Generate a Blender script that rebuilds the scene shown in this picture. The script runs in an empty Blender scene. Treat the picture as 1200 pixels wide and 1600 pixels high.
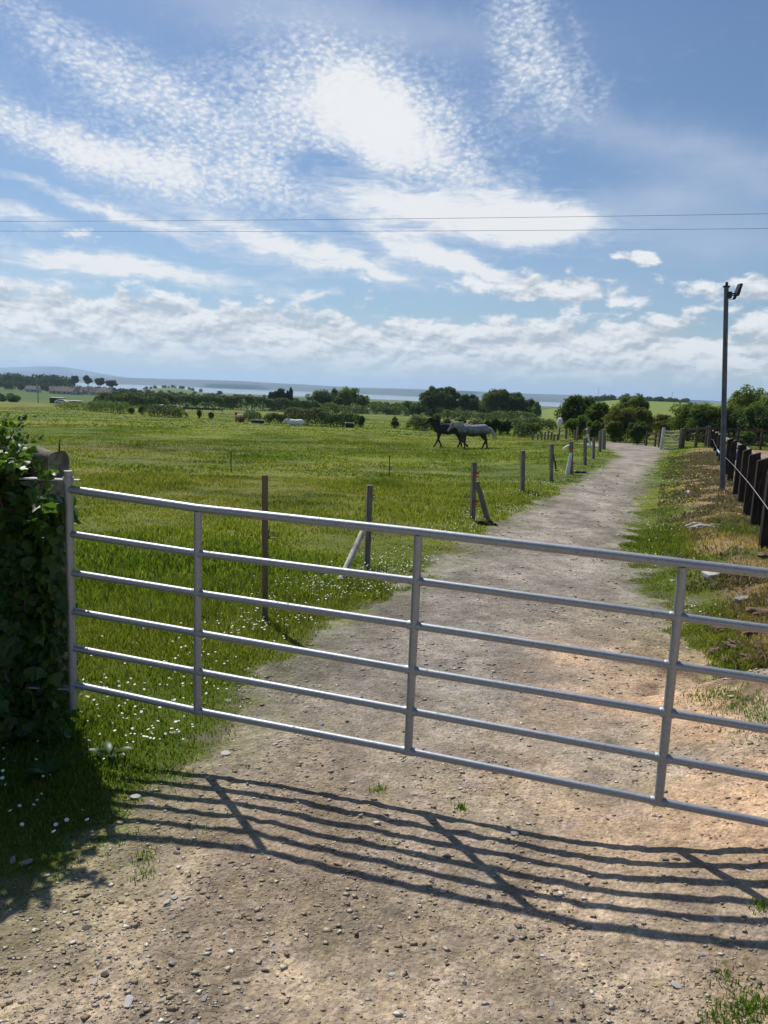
import bpy, bmesh, math, random
import numpy as np
from mathutils import Matrix, Vector, noise
rng = np.random.default_rng(7); random.seed(7)
S = bpy.context.scene
COL = S.collection
R = math.radians
# ------------------------------------------------------------------ camera
F = 1202.0; EYE = 1.82
PITCH = math.atan(190 / F); ROLL = R(2.35)
fwd = np.array([0, math.cos(PITCH), -math.sin(PITCH)]); up0 = np.array([0, math.sin(PITCH), math.cos(PITCH)]); rt0 = np.array([1., 0, 0])
RT = rt0 * math.cos(ROLL) + up0 * math.sin(ROLL); UP = -rt0 * math.sin(ROLL) + up0 * math.cos(ROLL)
cd = bpy.data.cameras.new('camera'); cam = bpy.data.objects.new('camera', cd); COL.objects.link(cam)
cd.sensor_fit = 'VERTICAL'; cd.sensor_height = 34.6; cd.lens = 34.6 * F / 1600; cd.clip_start = .05; cd.clip_end = 60000
M = Matrix.Identity(4)
for i in range(3):
    M[i][0] = RT[i]; M[i][1] = UP[i]; M[i][2] = -fwd[i]
M[2][3] = EYE
cam.matrix_world = M
S.camera = cam
# ------------------------------------------------------------------ exposure, sun, sky
S.view_settings.view_transform = 'Standard'; S.view_settings.look = 'None'; S.view_settings.gamma = 1
S.view_settings.exposure = 0.12; S.view_settings.use_curve_mapping = False
SUN = Vector((-.37, .62, 1.0)).normalized()
sl = bpy.data.lights.new('sun', 'SUN'); sl.energy = 4.3; sl.angle = R(.53); sl.color = (1, .95, .87)
so = bpy.data.objects.new('sun', sl); COL.objects.link(so); so.rotation_euler = SUN.to_track_quat('Z', 'Y').to_euler(); so.location = (-20, 30, 50)
SKYSTR = .077
W = bpy.data.worlds.new('World'); S.world = W; W.use_nodes = True
class NB:
    def __init__(s, nt): s.nt = nt
    def n(s, t, **k):
        nd = s.nt.nodes.new(t)
        for a, b in k.items(): setattr(nd, a, b)
        return nd
    def lk(s, a, sock):
        if hasattr(a, 'is_output'): s.nt.links.new(a, sock)
        else:
            try: sock.default_value = a
            except Exception: sock.default_value = tuple(a) + (1,)
    def m(s, op, a, b=0., c=0., clamp=False):
        nd = s.n('ShaderNodeMath', operation=op, use_clamp=clamp)
        for i, v in enumerate((a, b, c)): s.lk(v, nd.inputs[i])
        return nd.outputs[0]
    def vec(s, x, y, z):
        nd = s.n('ShaderNodeCombineXYZ')
        for i, v in enumerate((x, y, z)): s.lk(v, nd.inputs[i])
        return nd.outputs[0]
    def noise(s, v, scale, detail=4, rough=.5, dist=0., off=None):
        if off is not None or not isinstance(scale, (int, float)):
            mp = s.n('ShaderNodeMapping'); s.lk(v, mp.inputs[0]); mp.inputs[1].default_value = off or (0, 0, 0)
            if not isinstance(scale, (int, float)): mp.inputs[3].default_value = scale; scale = 1.
            v = mp.outputs[0]
        nd = s.n('ShaderNodeTexNoise'); s.lk(v, nd.inputs['Vector']); nd.inputs['Scale'].default_value = scale
        nd.inputs['Detail'].default_value = detail; nd.inputs['Roughness'].default_value = rough; nd.inputs['Distortion'].default_value = dist
        return nd.outputs[0]
    def vor(s, v, scale, feat='F1', out=0):
        nd = s.n('ShaderNodeTexVoronoi', feature=feat); s.lk(v, nd.inputs['Vector']); nd.inputs['Scale'].default_value = scale
        return nd.outputs[out]
    def ss(s, v, a, b, lo=0., hi=1.):
        nd = s.n('ShaderNodeMapRange', interpolation_type='SMOOTHSTEP'); s.lk(v, nd.inputs[0])
        for i, q in enumerate((a, b, lo, hi)): nd.inputs[i + 1].default_value = q
        return nd.outputs[0]
    def mix(s, f, a, b, bt='MIX'):
        nd = s.n('ShaderNodeMix', data_type='RGBA', blend_type=bt); s.lk(f, nd.inputs[0]); s.lk(a, nd.inputs[6]); s.lk(b, nd.inputs[7])
        return nd.outputs[2]
def sky():
    nt = W.node_tree; nt.nodes.clear(); b = NB(nt)
    tc = b.n('ShaderNodeTexCoord').outputs['Generated']
    sp = b.n('ShaderNodeSeparateXYZ'); b.lk(tc, sp.inputs[0]); x, y, z = sp.outputs
    az = b.m('MULTIPLY', b.m('ARCTAN2', x, y), 57.2958)
    el = b.m('MULTIPLY', b.m('ARCSINE', z), 57.2958)
    P = b.vec(az, el, 0.)
    st = b.n('ShaderNodeTexSky', sky_type='NISHITA'); st.sun_disc = False
    st.sun_elevation = math.asin(SUN.z); st.sun_rotation = math.atan2(SUN.x, SUN.y); st.air_density = 1.0; st.dust_density = .6; st.ozone_density = 1.6; st.altitude = 50
    # warp
    w1 = b.noise(P, .10, 3); w2 = b.noise(P, .10, 3, off=(31, 7, 3)); w3 = b.noise(P, .55, 4, .6, off=(11, 7, 3)); w4 = b.noise(P, .55, 4, .6, off=(1, 47, 3))
    wa = b.m('ADD', az, b.m('ADD', b.m('MULTIPLY', b.m('SUBTRACT', w1, .5), 4.), b.m('MULTIPLY', b.m('SUBTRACT', w3, .5), 3.2)))
    we = b.m('ADD', el, b.m('ADD', b.m('MULTIPLY', b.m('SUBTRACT', w2, .5), 2.), b.m('MULTIPLY', b.m('SUBTRACT', w4, .5), 1.5)))
    Q = b.vec(wa, we, 0.)
    def blob(src, cx, cy, rx, ry, ang, st_):
        d = fwd + RT * (cx - 600) / F - UP * (cy - 800) / F; d = d / np.linalg.norm(d)
        a0, e0 = math.degrees(math.atan2(d[0], d[1])), math.degrees(math.asin(d[2]))
        k = .0477 * (1 / (1 + ((cx - 600) / F) ** 2 + ((cy - 800) / F) ** 2)) ** .6
        mp = b.n('ShaderNodeMapping', vector_type='TEXTURE'); b.lk(src, mp.inputs[0])
        mp.inputs[1].default_value = (a0, e0, 0); mp.inputs[2].default_value = (0, 0, R(-ang)); mp.inputs[3].default_value = (rx * k, ry * k, 1)
        vm = b.n('ShaderNodeVectorMath', operation='DOT_PRODUCT'); b.lk(mp.outputs[0], vm.inputs[0]); b.lk(mp.outputs[0], vm.inputs[1])
        return b.m('MULTIPLY', b.m('POWER', 2.718, b.m('MULTIPLY', vm.outputs['Value'], -1.)), st_)
    def total(src, L):
        acc = None
        for q in L:
            v = blob(src, *q); acc = v if acc is None else b.m('ADD', acc, v)
        return acc
    mack = total(Q, [(560, 172, 185, 92, 20, 1.35), (585, 185, 95, 62, 20, .8), (110, 225, 230, 42, 12, 1.25), (350, 190, 210, 85, 8, .72), (60, 50, 190, 38, 28, .62), (200, 110, 130, 40, 22, .55),
                     (850, 125, 115, 78, 30, .95), (800, 15, 90, 55, 30, .5), (430, 290, 130, 45, 20, .68), (700, 260, 120, 45, 15, .6), (250, 270, 130, 40, 10, .5)])
    hole = blob(Q, 530, 280, 90, 32, 6, 1.1)
    mack = b.m('SUBTRACT', mack, hole)
    smooth = total(Q, [(590, 190, 75, 55, 15, .35), (690, 335, 230, 36, 6, 1.2), (840, 355, 80, 26, 0, .6), (790, 300, 110, 30, 20, .5), (450, 385, 230, 24, 12, 1.0), (180, 335, 190, 13, 13, .85), (660, 395, 130, 20, 14, .9),
                       (750, 425, 90, 12, 20, .8), (190, 418, 230, 22, 3, 1.2), (10, 332, 80, 16, 8, .8), (30, 438, 120, 12, 3, .7), (490, 462, 40, 7, 3, .7),
                       (590, 210, 60, 60, 20, .5), (560, 425, 90, 10, 3, .5)])
    veil = total(Q, [(1050, 230, 260, 34, 12, .34), (950, 330, 260, 30, -8, .30), (520, 30, 300, 40, 5, .38), (1100, 370, 200, 50, 0, .26), (250, 290, 200, 30, 8, .2), (700, 440, 500, 40, 5, .14)])
    # cirrocumulus ripples: small cells in slanting rows
    rp = b.n('ShaderNodeMapping'); b.lk(P, rp.inputs[0]); rp.inputs[2].default_value = (0, 0, R(-22)); rp.inputs[3].default_value = (1., 1.75, 1)
    dist = b.noise(P, .9, 3, .6); dv = b.n('ShaderNodeVectorMath', operation='ADD'); b.lk(rp.outputs[0], dv.inputs[0]); b.lk(b.vec(b.m('MULTIPLY', dist, .9), b.m('MULTIPLY', w3, .9), 0.), dv.inputs[1])
    cell = b.m('SUBTRACT', 1., b.vor(dv.outputs[0], 2.5, 'SMOOTH_F1'))
    n2 = b.noise(dv.outputs[0], 3.4, 3, .6)
    rip = b.m('SUBTRACT', b.m('ADD', b.m('MULTIPLY', cell, .75), b.m('MULTIPLY', n2, .7)), .82)
    patch = b.m('SUBTRACT', b.noise(P, .45, 4, .6, off=(5, 5, 9)), .5)
    MM = b.m('ADD', mack, b.m('MULTIPLY', patch, 1.0))
    T = b.ss(b.m('ADD', rip, b.m('MULTIPLY', MM, .12)), -.34, .50)
    rippled = b.m('MULTIPLY', b.m('MULTIPLY', T, b.ss(MM, .10, 1.0)), .82)
    am = b.m('SUBTRACT', 1., b.m('MULTIPLY', b.m('SUBTRACT', 1., rippled), b.m('SUBTRACT', 1., b.ss(b.m('ADD', MM, b.m('MULTIPLY', rip, .55)), .40, 1.85, 0, .95))))
    streak = b.m('SUBTRACT', b.noise(P, (.35, 1.5, 1), 6, .62, 1.0, off=(3, 1, 2)), .5)
    asm = b.ss(b.m('ADD', smooth, b.m('MULTIPLY', streak, 1.3)), .12, 1.05, 0, .97)
    av = b.m('MULTIPLY', veil, b.m('ADD', .45, b.m('MULTIPLY', b.noise(P, (.12, .6, 1), 5, .6, .6), 1.1)))
    a1 = b.m('SUBTRACT', 1., b.m('MULTIPLY', b.m('SUBTRACT', 1., am), b.m('MULTIPLY', b.m('SUBTRACT', 1., asm), b.m('SUBTRACT', 1., av))))
    # low cumulus
    def cum(off): return b.noise(P, (.30, .58, 1), 8, .58, .12, off=off)
    c0 = cum((4, 9, 1)); c1 = cum((4.05, 9.42, 1)); c2 = cum((3.94, 9.14, 1))
    env = total(P, [(60, 510, 560, 52, 3, .86), (640, 540, 420, 42, 2, .74), (1080, 540, 330, 52, 0, .86), (890, 452, 130, 24, 2, 1.0), (1195, 455, 45, 32, 0, .9), (1000, 400, 70, 12, 5, .6), (330, 500, 500, 30, 2, .3)])
    cd_ = b.m('ADD', b.m('SUBTRACT', env, b.ss(el, 9., 14., 0, 1.2)), b.m('MULTIPLY', b.m('SUBTRACT', c0, .5), 3.0))
    ac = b.ss(cd_, .32, .74, 0, .95)
    lit = b.m('ADD', .60, b.m('ADD', b.m('MULTIPLY', b.m('SUBTRACT', c0, c1), 3.2), b.m('MULTIPLY', b.m('SUBTRACT', c0, c2), 3.6)), clamp=True)
    ccol = b.mix(lit, (.43, .48, .55), (.83, .84, .85))
    # assemble (values are final radiance)
    sk = b.n('ShaderNodeVectorMath', operation='SCALE'); b.lk(st.outputs[0], sk.inputs[0]); sk.inputs['Scale'].default_value = SKYSTR
    tint = b.mix(1., sk.outputs[0], (.80, .92, 1.06), 'MULTIPLY')
    base = b.mix(a1, tint, b.mix(b.ss(a1, .5, 1.), (.64, .70, .78), (.80, .81, .825)))
    hz = b.ss(el, -1., 6.5, .55, 0)
    base = b.mix(hz, base, (.52, .62, .69))
    full = b.mix(b.m('MULTIPLY', ac, b.ss(el, .3, 3.5, .40, 1.)), base, ccol)
    full = b.mix(b.ss(el, -.5, 3.0, .60, 0), full, (.53, .61, .67))
    bg = b.n('ShaderNodeBackground'); b.lk(full, bg.inputs[0]); bg.inputs[1].default_value = 1.0
    o = b.n('ShaderNodeOutputWorld'); b.nt.links.new(bg.outputs[0], o.inputs[0])
sky()
W.cycles.sampling_method = 'MANUAL'; W.cycles.sample_map_resolution = 512
# ------------------------------------------------------------------ helpers: objects
def tag(o, label=None, cat=None, group=None, kind=None):
    if label: o['label'] = label
    if cat: o['category'] = cat
    if group: o['group'] = group
    if kind: o['kind'] = kind
    return o
def empty(name, loc, rz=0., label=None, cat=None, group=None):
    o = bpy.data.objects.new(name, None); COL.objects.link(o); o.location = tuple(loc); o.rotation_euler = (0, 0, rz); o.empty_display_size = .1
    return tag(o, label, cat, group)
def link(name, me, mat=None, parent=None, smooth=False):
    o = bpy.data.objects.new(name, me); COL.objects.link(o)
    if mat is not None:
        for m_ in (mat if isinstance(mat, (list, tuple)) else [mat]): me.materials.append(m_)
    if parent: o.parent = parent
    if smooth: me.polygons.foreach_set('use_smooth', np.ones(len(me.polygons), bool))
    return o
def npmesh(name, V, F, mat=None, parent=None, col=None, smooth=False, mi=None):
    """V (n,3); F list of int arrays each (k,3) or (k,4)"""
    me = bpy.data.meshes.new(name); V = np.asarray(V, np.float32)
    F = [np.asarray(f, np.int32) for f in F if len(f)]
    me.vertices.add(len(V)); me.vertices.foreach_set('co', V.ravel())
    tot = np.concatenate([np.full(len(f), f.shape[1], np.int32) for f in F]); lv = np.concatenate([f.ravel() for f in F])
    me.loops.add(len(lv)); me.loops.foreach_set('vertex_index', lv); me.polygons.add(len(tot))
    me.polygons.foreach_set('loop_start', np.concatenate([[0], np.cumsum(tot)[:-1]]).astype(np.int32)); me.polygons.foreach_set('loop_total', tot)
    if mi is not None: me.polygons.foreach_set('material_index', np.asarray(mi, np.int32))
    me.update(calc_edges=True)
    if col is not None:
        a = me.color_attributes.new('Col', 'FLOAT_COLOR', 'POINT'); c = np.ones((len(V), 4), np.float32); c[:, :3] = col; a.data.foreach_set('color', c.ravel())
    return link(name, me, mat, parent, smooth)
class MB:
    """collects solids; build() links them as one mesh object"""
    def __init__(s): s.V = []; s.F = []; s.n = 0
    def add(s, V, F):
        s.V.append(np.asarray(V, float)); s.F += [tuple(i + s.n for i in f) for f in F]; s.n += len(V)
    def box(s, c, d, rz=0., tilt=None):
        x, y, z = [q / 2 for q in d]; V = np.array([(i, j, k) for i in (-x, x) for j in (-y, y) for k in (-z, z)])
        if tilt is not None: V = V @ np.array(tilt).T
        c_, s_ = math.cos(rz), math.sin(rz); V = V @ np.array([[c_, s_, 0], [-s_, c_, 0], [0, 0, 1]]) + np.array(c)
        s.add(V, [(0, 1, 3, 2), (4, 6, 7, 5), (0, 4, 5, 1), (2, 3, 7, 6), (0, 2, 6, 4), (1, 5, 7, 3)])
    def tube(s, pts, r, n=10, cap=True, flat=1.):
        pts = [np.array(p, float) for p in pts]; rr = r if hasattr(r, '__len__') else [r] * len(pts); V = []; pu = None
        for i, p in enumerate(pts):
            t = pts[min(i + 1, len(pts) - 1)] - pts[max(i - 1, 0)]; t = t / (np.linalg.norm(t) + 1e-9)
            a = np.array([0, 0, 1.]) if abs(t[2]) < .9 else np.array([0, 1., 0])
            if pu is not None: a = pu
            u = a - t * (a @ t); u /= np.linalg.norm(u); pu = u; v = np.cross(t, u)
            V += [p + rr[i] * (u * math.cos(q) + v * math.sin(q) * flat) for q in np.linspace(0, 2 * math.pi, n, endpoint=False)]
        Fs = [(i * n + j, i * n + (j + 1) % n, (i + 1) * n + (j + 1) % n, (i + 1) * n + j) for i in range(len(pts) - 1) for j in range(n)]
        if cap: Fs += [tuple(range(n))[::-1], tuple((len(pts) - 1) * n + j for j in range(n))]
        s.add(V, Fs)
    def build(s, name, mat, parent=None, smooth=False, bevel=0.):
        me = bpy.data.meshes.new(name); me.from_pydata([tuple(v) for v in np.concatenate(s.V)], [], s.F)
        bm = bmesh.new(); bm.from_mesh(me); bmesh.ops.recalc_face_normals(bm, faces=bm.faces)
        if bevel: bmesh.ops.bevel(bm, geom=list(bm.edges), offset=bevel, segments=2, affect='EDGES', profile=.5)
        bm.to_mesh(me); bm.free()
        o = link(name, me, mat, parent)
        if smooth:
            me.polygons.foreach_set('use_smooth', np.ones(len(me.polygons), bool)); me.set_sharp_from_angle(angle=R(40))
        return o
# ------------------------------------------------------------------ numpy noise
def _h(i, j, s): 
    n = (i.astype(np.int64) * 374761393 + j.astype(np.int64) * 668265263 + s * 974634777) & 0x7fffffff
    n = ((n ^ (n >> 13)) * 1274126177) & 0x7fffffff
    return ((n ^ (n >> 16)) & 0xffff) / 65535.
def vn(x, y, s=0):
    i = np.floor(x); j = np.floor(y); u = x - i; v = y - j; u = u * u * (3 - 2 * u); v = v * v * (3 - 2 * v)
    return (_h(i, j, s) * (1 - u) + _h(i + 1, j, s) * u) * (1 - v) + (_h(i, j + 1, s) * (1 - u) + _h(i + 1, j + 1, s) * u) * v
def fbm(x, y, sc, oct=4, s=0):
    x = np.asarray(x, float) / sc; y = np.asarray(y, float) / sc; a = 0; w = .5; t = 0
    for k in range(oct):
        a = a + w * vn(x * 2 ** k + 17.3 * k, y * 2 ** k + 5.1 * k, s + k); t += w; w *= .5
    return a / t
def sst(x, a, b):
    t = np.clip((x - a) / (b - a), 0, 1); return t * t * (3 - 2 * t)
# ------------------------------------------------------------------ terrain (z relative to the near track = 0)
def smooth_prof(pts):
    t = np.linspace(math.log(5), math.log(40005), 1600); d = np.exp(t) - 5
    v = np.interp(d, [p[0] for p in pts], [p[1] for p in pts]); k = np.hanning(41); k /= k.sum()
    v = np.convolve(np.pad(v, 20, mode='edge'), k, 'valid'); return d, v
PF = smooth_prof([(0, 0), (3.5, 0), (10, -.2), (40, -1.12), (100, -2.85), (170, -4.55), (215, -4.9), (300, -7.6), (500, -9.8), (650, -12), (900, -14), (1500, -19), (2400, -26), (3200, -42), (40000, -60)])
PR = smooth_prof([(0, 0), (3.5, 0), (10, -.22), (20, -.4), (40, -.58), (60, -1.1), (100, -2.0), (200, -4.4), (300, -6.0), (400, -4.5), (560, 1.5), (640, 2.0), (900, -1), (1500, -12), (2400, -26), (3200, -42), (40000, -60)])
def zbase(x, y):
    x = np.asarray(x, float); y = np.asarray(y, float); d = np.hypot(x, y); az = np.degrees(np.arctan2(x, y))
    far = sst(d, 150, 350)
    w = sst(az, 4 + 5 * far, 17) * sst(d, 4, 12); w = np.where(az > 110, 0, w)
    z = np.interp(d, *PF) * (1 - w) + np.interp(d, *PR) * w
    def hump(cx, cd_, wx, wd, h):
        dd = fwd + RT * (cx - 600) / F; a0 = math.degrees(math.atan2(dd[0], dd[1]))
        return h * np.exp(-((az - a0) / (wx * .0477)) ** 2 - ((d - cd_) / wd) ** 2)
    z = z + hump(268, 1450, 44, 300, 9.5) + hump(-20, 900, 160, 200, 5)
    z = z + hump(420, 4200, 90, 260, 16) * 1.0 + hump(330, 5200, 60, 300, 10)
    return z
LE = [(-60, 1445), (0, 1400), (60, 1365), (110, 1335), (180, 1285), (225, 1240), (300, 1190), (350, 1140), (390, 1085), (430, 1040), (500, 990), (580, 950), (640, 905), (690, 872), (745, 842), (810, 800), (860, 775), (910, 745), (945, 727), (966, 712), (955, 703), (930, 697), (900, 692)]
RE = [(930, 689), (990, 692), (1020, 695), (1040, 699), (1036, 709), (1020, 733), (1005, 760), (994, 800), (988, 850), (1012, 900), (1050, 945), (1068, 1000), (1100, 1050), (1200, 1085), (1300, 1120)]
def ray(px, py): return fwd + RT * (px - 600) / F - UP * (py - 800) / F
def Gd(px, py, fn=zbase):
    """point where the line of sight through a photo pixel meets the ground"""
    d = ray(px, py); t = np.geomspace(.8, 30000, 4000); P = np.outer(t, d); h = P[:, 2] + EYE - fn(P[:, 0], P[:, 1])
    k = np.argmax(h < 0)
    if not (h < 0).any(): k = len(t) - 1
    f = h[k - 1] / (h[k - 1] - h[k] + 1e-9); tt = t[k - 1] + (t[k] - t[k - 1]) * f; p = d * tt
    return np.array([p[0], p[1], p[2] + EYE])
def At(px, py, depth):
    p = ray(px, py) * depth; return np.array([p[0], p[1], p[2] + EYE])
left_e = [Gd(*p)[:2] for p in LE]; right_e = [Gd(*p)[:2] for p in RE]
poly = np.array([(-40, .2), (-3.2, 1.3)] + left_e + right_e + [(3.4, 2.0), (40, .5), (40, -60), (-40, -60)])
def sdf(x, y, P):
    """signed distance to polygon, positive inside"""
    d = np.full(x.shape, 1e9); ins = np.zeros(x.shape, bool)
    for a, b_ in zip(P, np.roll(P, -1, 0)):
        e = b_ - a; L = e @ e
        t = np.clip(((x - a[0]) * e[0] + (y - a[1]) * e[1]) / L, 0, 1); d = np.minimum(d, np.hypot(x - a[0] - t * e[0], y - a[1] - t * e[1]))
        c = ((a[1] > y) != (b_[1] > y)) & (x < (b_[0] - a[0]) * (y - a[1]) / (b_[1] - a[1] + 1e-12) + a[0]); ins ^= c
    return np.where(ins, d, -d)
rys = np.array([p[1] for p in right_e[3:]][::-1]); rxs = np.array([p[0] for p in right_e[3:]][::-1])
rys = np.maximum.accumulate(rys + np.arange(len(rys)) * 1e-4)
def xtoe(y): return np.where(y < 4.6, 1.0 + .0 * y + np.clip(y - 2.8, 0, 2) * .25, np.interp(y, rys, rxs))
def xfen(y): return 4.76 + .395 * (y - 9.4)
def path_in(x, y):
    s = sdf(x, y, poly); dd = np.hypot(x, y)
    return s + (fbm(x, y, .35, 4, 3) - .5) * .34 * np.clip(dd / 4, .6, 2.5)
def zfn(x, y, micro=True):
    x = np.asarray(x, float); y = np.asarray(y, float); z = zbase(x, y)
    toe = xtoe(y); fen = xfen(y) - .25
    bk = .29 * sst(x, toe, np.maximum(fen, toe + 1.0)) * (1 - sst(y, 36, 50)) * (1 - sst(x - fen, 20, 50)) * sst(y, -4, 2)
    nb = np.minimum(.29, .11 * np.clip(x - .6, 0, 5) ** 2) * sst(y, -4, 2); k = sst(y, 3.1, 4.8); bk = nb * (1 - k) + bk * k
    z = z + bk - .035 * sst(-x, .4, 1.4) * (1 - sst(y, 5, 9))
    d = np.hypot(x, y)
    z = z + (fbm(x, y, 9, 3, 40) - .5) * .35 * sst(d, 10, 60) * (1 - sst(bk, .0, .1))
    z = z + (.045 * sst(fbm(x, y, .30, 4, 21), .52, .75) + .02 * (fbm(x, y, .09, 3, 22) - .5)) * sst(x - toe, .1, .7) * (1 - sst(y, 10, 16)) * sst(y, 3.0, 4.5) * (1 - sst(x - fen, 0, .6))
    if micro: z = z + (fbm(x, y, .5, 3, 60) - .5) * (.012 + .03 * sst(d, 4, 8)) * (1 - sst(d, 12, 40))
    return z
def P3(x, y): return np.array([x, y, float(zfn(np.array([x]), np.array([y]))[0])])
def G(px, py): return Gd(px, py, zfn)
# ------------------------------------------------------------------ materials
def mat(name): 
    m = bpy.data.materials.new(name); m.use_nodes = True; m.node_tree.nodes.clear(); return m, NB(m.node_tree)
def finish(b, col, rough=.8, bump=None, metal=0., trans=None, spec=.3, bd=.01, bs=.6):
    p = b.n('ShaderNodeBsdfPrincipled'); b.lk(col, p.inputs['Base Color']); b.lk(rough, p.inputs['Roughness']); b.lk(metal, p.inputs['Metallic']); b.lk(spec, p.inputs['Specular IOR Level'])
    if bump is not None:
        bp = b.n('ShaderNodeBump'); b.lk(bump, bp.inputs['Height']); bp.inputs['Distance'].default_value = bd; bp.inputs['Strength'].default_value = bs; b.nt.links.new(bp.outputs[0], p.inputs['Normal'])
    out = p.outputs[0]
    if trans is not None:
        t = b.n('ShaderNodeBsdfTranslucent'); b.lk(trans, t.inputs[0]); ms = b.n('ShaderNodeMixShader'); ms.inputs[0].default_value = .42
        b.nt.links.new(out, ms.inputs[1]); b.nt.links.new(t.outputs[0], ms.inputs[2]); out = ms.outputs[0]
    o = b.n('ShaderNodeOutputMaterial'); b.nt.links.new(out, o.inputs[0])
def simple(name, c1, c2, sc=8., rough=.7, metal=0., stretch=(1, 1, 1), bd=.004, spec=.3, detail=6, bs=.6, lo=.35, hi=.65):
    m, b = mat(name); tc = b.n('ShaderNodeTexCoord').outputs['Object']
    n1 = b.noise(tc, tuple(sc * q for q in stretch), detail, .62); n2 = b.noise(tc, tuple(sc * 4.3 * q for q in stretch), 4, .6, off=(3, 3, 3))
    c = b.mix(b.ss(n1, lo, hi), c1, c2); c = b.mix(.25, c, b.mix(n2, (.0, .0, .0), (1, 1, 1)), 'OVERLAY')
    finish(b, c, rough, b.m('ADD', n1, b.m('MULTIPLY', n2, .5)), metal, spec=spec, bd=bd, bs=bs); return m
def leafmat(name, c1, c2, tr=1.6, rough=.5, spec=.35):
    m, b = mat(name); g = b.n('ShaderNodeNewGeometry'); ri = g.outputs['Random Per Island']
    tc = b.n('ShaderNodeTexCoord').outputs['Object']; n = b.noise(tc, .5, 3, .6)
    c = b.mix(b.m('ADD', b.m('MULTIPLY', ri, .6), b.m('MULTIPLY', b.ss(n, .35, .65), .4)), c1, c2)
    tcx = b.mix(1., c, (tr * 1.15, tr * 1.25, tr * .35), 'MULTIPLY')
    finish(b, c, rough, None, 0., tcx, spec); return m
def colmat(name, rough=.8, tr=None, sc=None, bd=.01, spec=.2, vary=.25):
    """colour comes from the mesh's own colour attribute plus fine grain"""
    m, b = mat(name); at = b.n('ShaderNodeAttribute', attribute_name='Col').outputs['Color']; c = at; h = None
    if sc:
        tc = b.n('ShaderNodeTexCoord').outputs['Object']; n1 = b.noise(tc, sc, 8, .7); n2 = b.noise(tc, sc * 6, 4, .7, off=(7, 1, 3))
        n3 = b.noise(tc, sc * 16, 3, .7, off=(2, 8, 3)); f = b.m('ADD', 1 - vary * 1.5, b.m('MULTIPLY', b.m('ADD', b.m('ADD', n1, n2), n3), vary)); c = b.mix(1., at, b.vec(f, f, f), 'MULTIPLY'); h = b.m('ADD', n1, b.m('ADD', b.m('MULTIPLY', n2, .5), b.m('MULTIPLY', n3, .3)))
    finish(b, c, rough, h, 0., b.mix(1., c, (tr * 1.1, tr * 1.3, tr * .4), 'MULTIPLY') if tr else None, spec, bd, .8); return m
def ground_mat():
    m, b = mat('track_gravel'); at = b.n('ShaderNodeAttribute', attribute_name='Col').outputs['Color']; tc = b.n('ShaderNodeTexCoord').outputs['Object']
    n1 = b.noise(tc, 5., 8, .68); n2 = b.noise(tc, 38., 6, .7, off=(7, 1, 3)); v = b.vor(tc, 55.); v2 = b.vor(tc, 16.)
    f = b.m('ADD', .68, b.m('ADD', b.m('MULTIPLY', b.ss(n1, .3, .72), .46), b.m('MULTIPLY', n2, .62)))
    c = b.mix(1., at, b.vec(f, f, f), 'MULTIPLY')
    md = b.ss(b.noise(tc, 2.6, 7, .72, off=(6, 1, 4)), .36, .64, .80, 1.16); c = b.mix(1., c, b.vec(md, md, md), 'MULTIPLY')
    for sc_, am_ in ((85., .38), (34., .30), (13., .16)):
        vc = b.n('ShaderNodeTexVoronoi'); b.lk(tc, vc.inputs['Vector']); vc.inputs['Scale'].default_value = sc_; sx = b.n('ShaderNodeSeparateColor'); b.nt.links.new(vc.outputs['Color'], sx.inputs[0])
        g_ = b.m('ADD', 1 - am_ * .5, b.m('MULTIPLY', sx.outputs[0], am_)); c = b.mix(1., c, b.vec(g_, g_, b.m('MULTIPLY', g_, b.m('ADD', .95, b.m('MULTIPLY', sx.outputs[1], .1)))), 'MULTIPLY')
    grit = b.ss(b.noise(tc, 130., 3, .7, off=(1, 2, 3)), .60, .72); c = b.mix(b.m('MULTIPLY', grit, .5), c, (.50, .47, .42))
    dk = b.ss(b.noise(tc, 75., 3, .7, off=(9, 2, 3)), .60, .72); c = b.mix(b.m('MULTIPLY', dk, .55), c, (.085, .072, .058))
    h = b.m('ADD', b.m('MULTIPLY', n2, .8), b.m('ADD', b.m('MULTIPLY', v, -.35), b.m('ADD', b.m('MULTIPLY', n1, 1.2), b.m('MULTIPLY', v2, -.4))))
    finish(b, c, .95, h, spec=.1, bd=.018, bs=1.); return m
M_path = ground_mat()
M_field = colmat('pasture', .9, None, 9., .05, .1, .35)
M_blade = colmat('grass_blades', .6, 1.5, None, spec=.15)
M_straw = colmat('straw_blades', .8, .22, None, spec=.1)
M_soil = colmat('bank_soil', .95, None, 14., .03, .1, .45)
def galv():
    m, b = mat('galvanised_steel'); tc = b.n('ShaderNodeTexCoord').outputs['Object']; v = b.n('ShaderNodeTexVoronoi'); b.lk(tc, v.inputs['Vector']); v.inputs['Scale'].default_value = 130.; sx = b.n('ShaderNodeSeparateColor'); b.nt.links.new(v.outputs['Color'], sx.inputs[0])
    n1 = b.noise(tc, 7., 6, .65); n2 = b.noise(tc, 45., 5, .7, off=(4, 4, 1)); c = b.mix(b.m('ADD', b.m('MULTIPLY', sx.outputs[0], .35), b.m('MULTIPLY', n1, .65)), (.24, .255, .275), (.40, .415, .435))
    dirt = b.ss(b.m('ADD', n2, b.m('MULTIPLY', n1, .4)), .80, .92); c = b.mix(b.m('MULTIPLY', dirt, .75), c, (.17, .13, .09))
    finish(b, c, b.m('ADD', .42, b.m('MULTIPLY', b.m('ADD', n1, dirt), .16)), b.m('ADD', n2, n1), b.m('SUBTRACT', .65, b.m('MULTIPLY', dirt, .5)), spec=.5, bd=.0012); return m
M_galv = galv()
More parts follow.
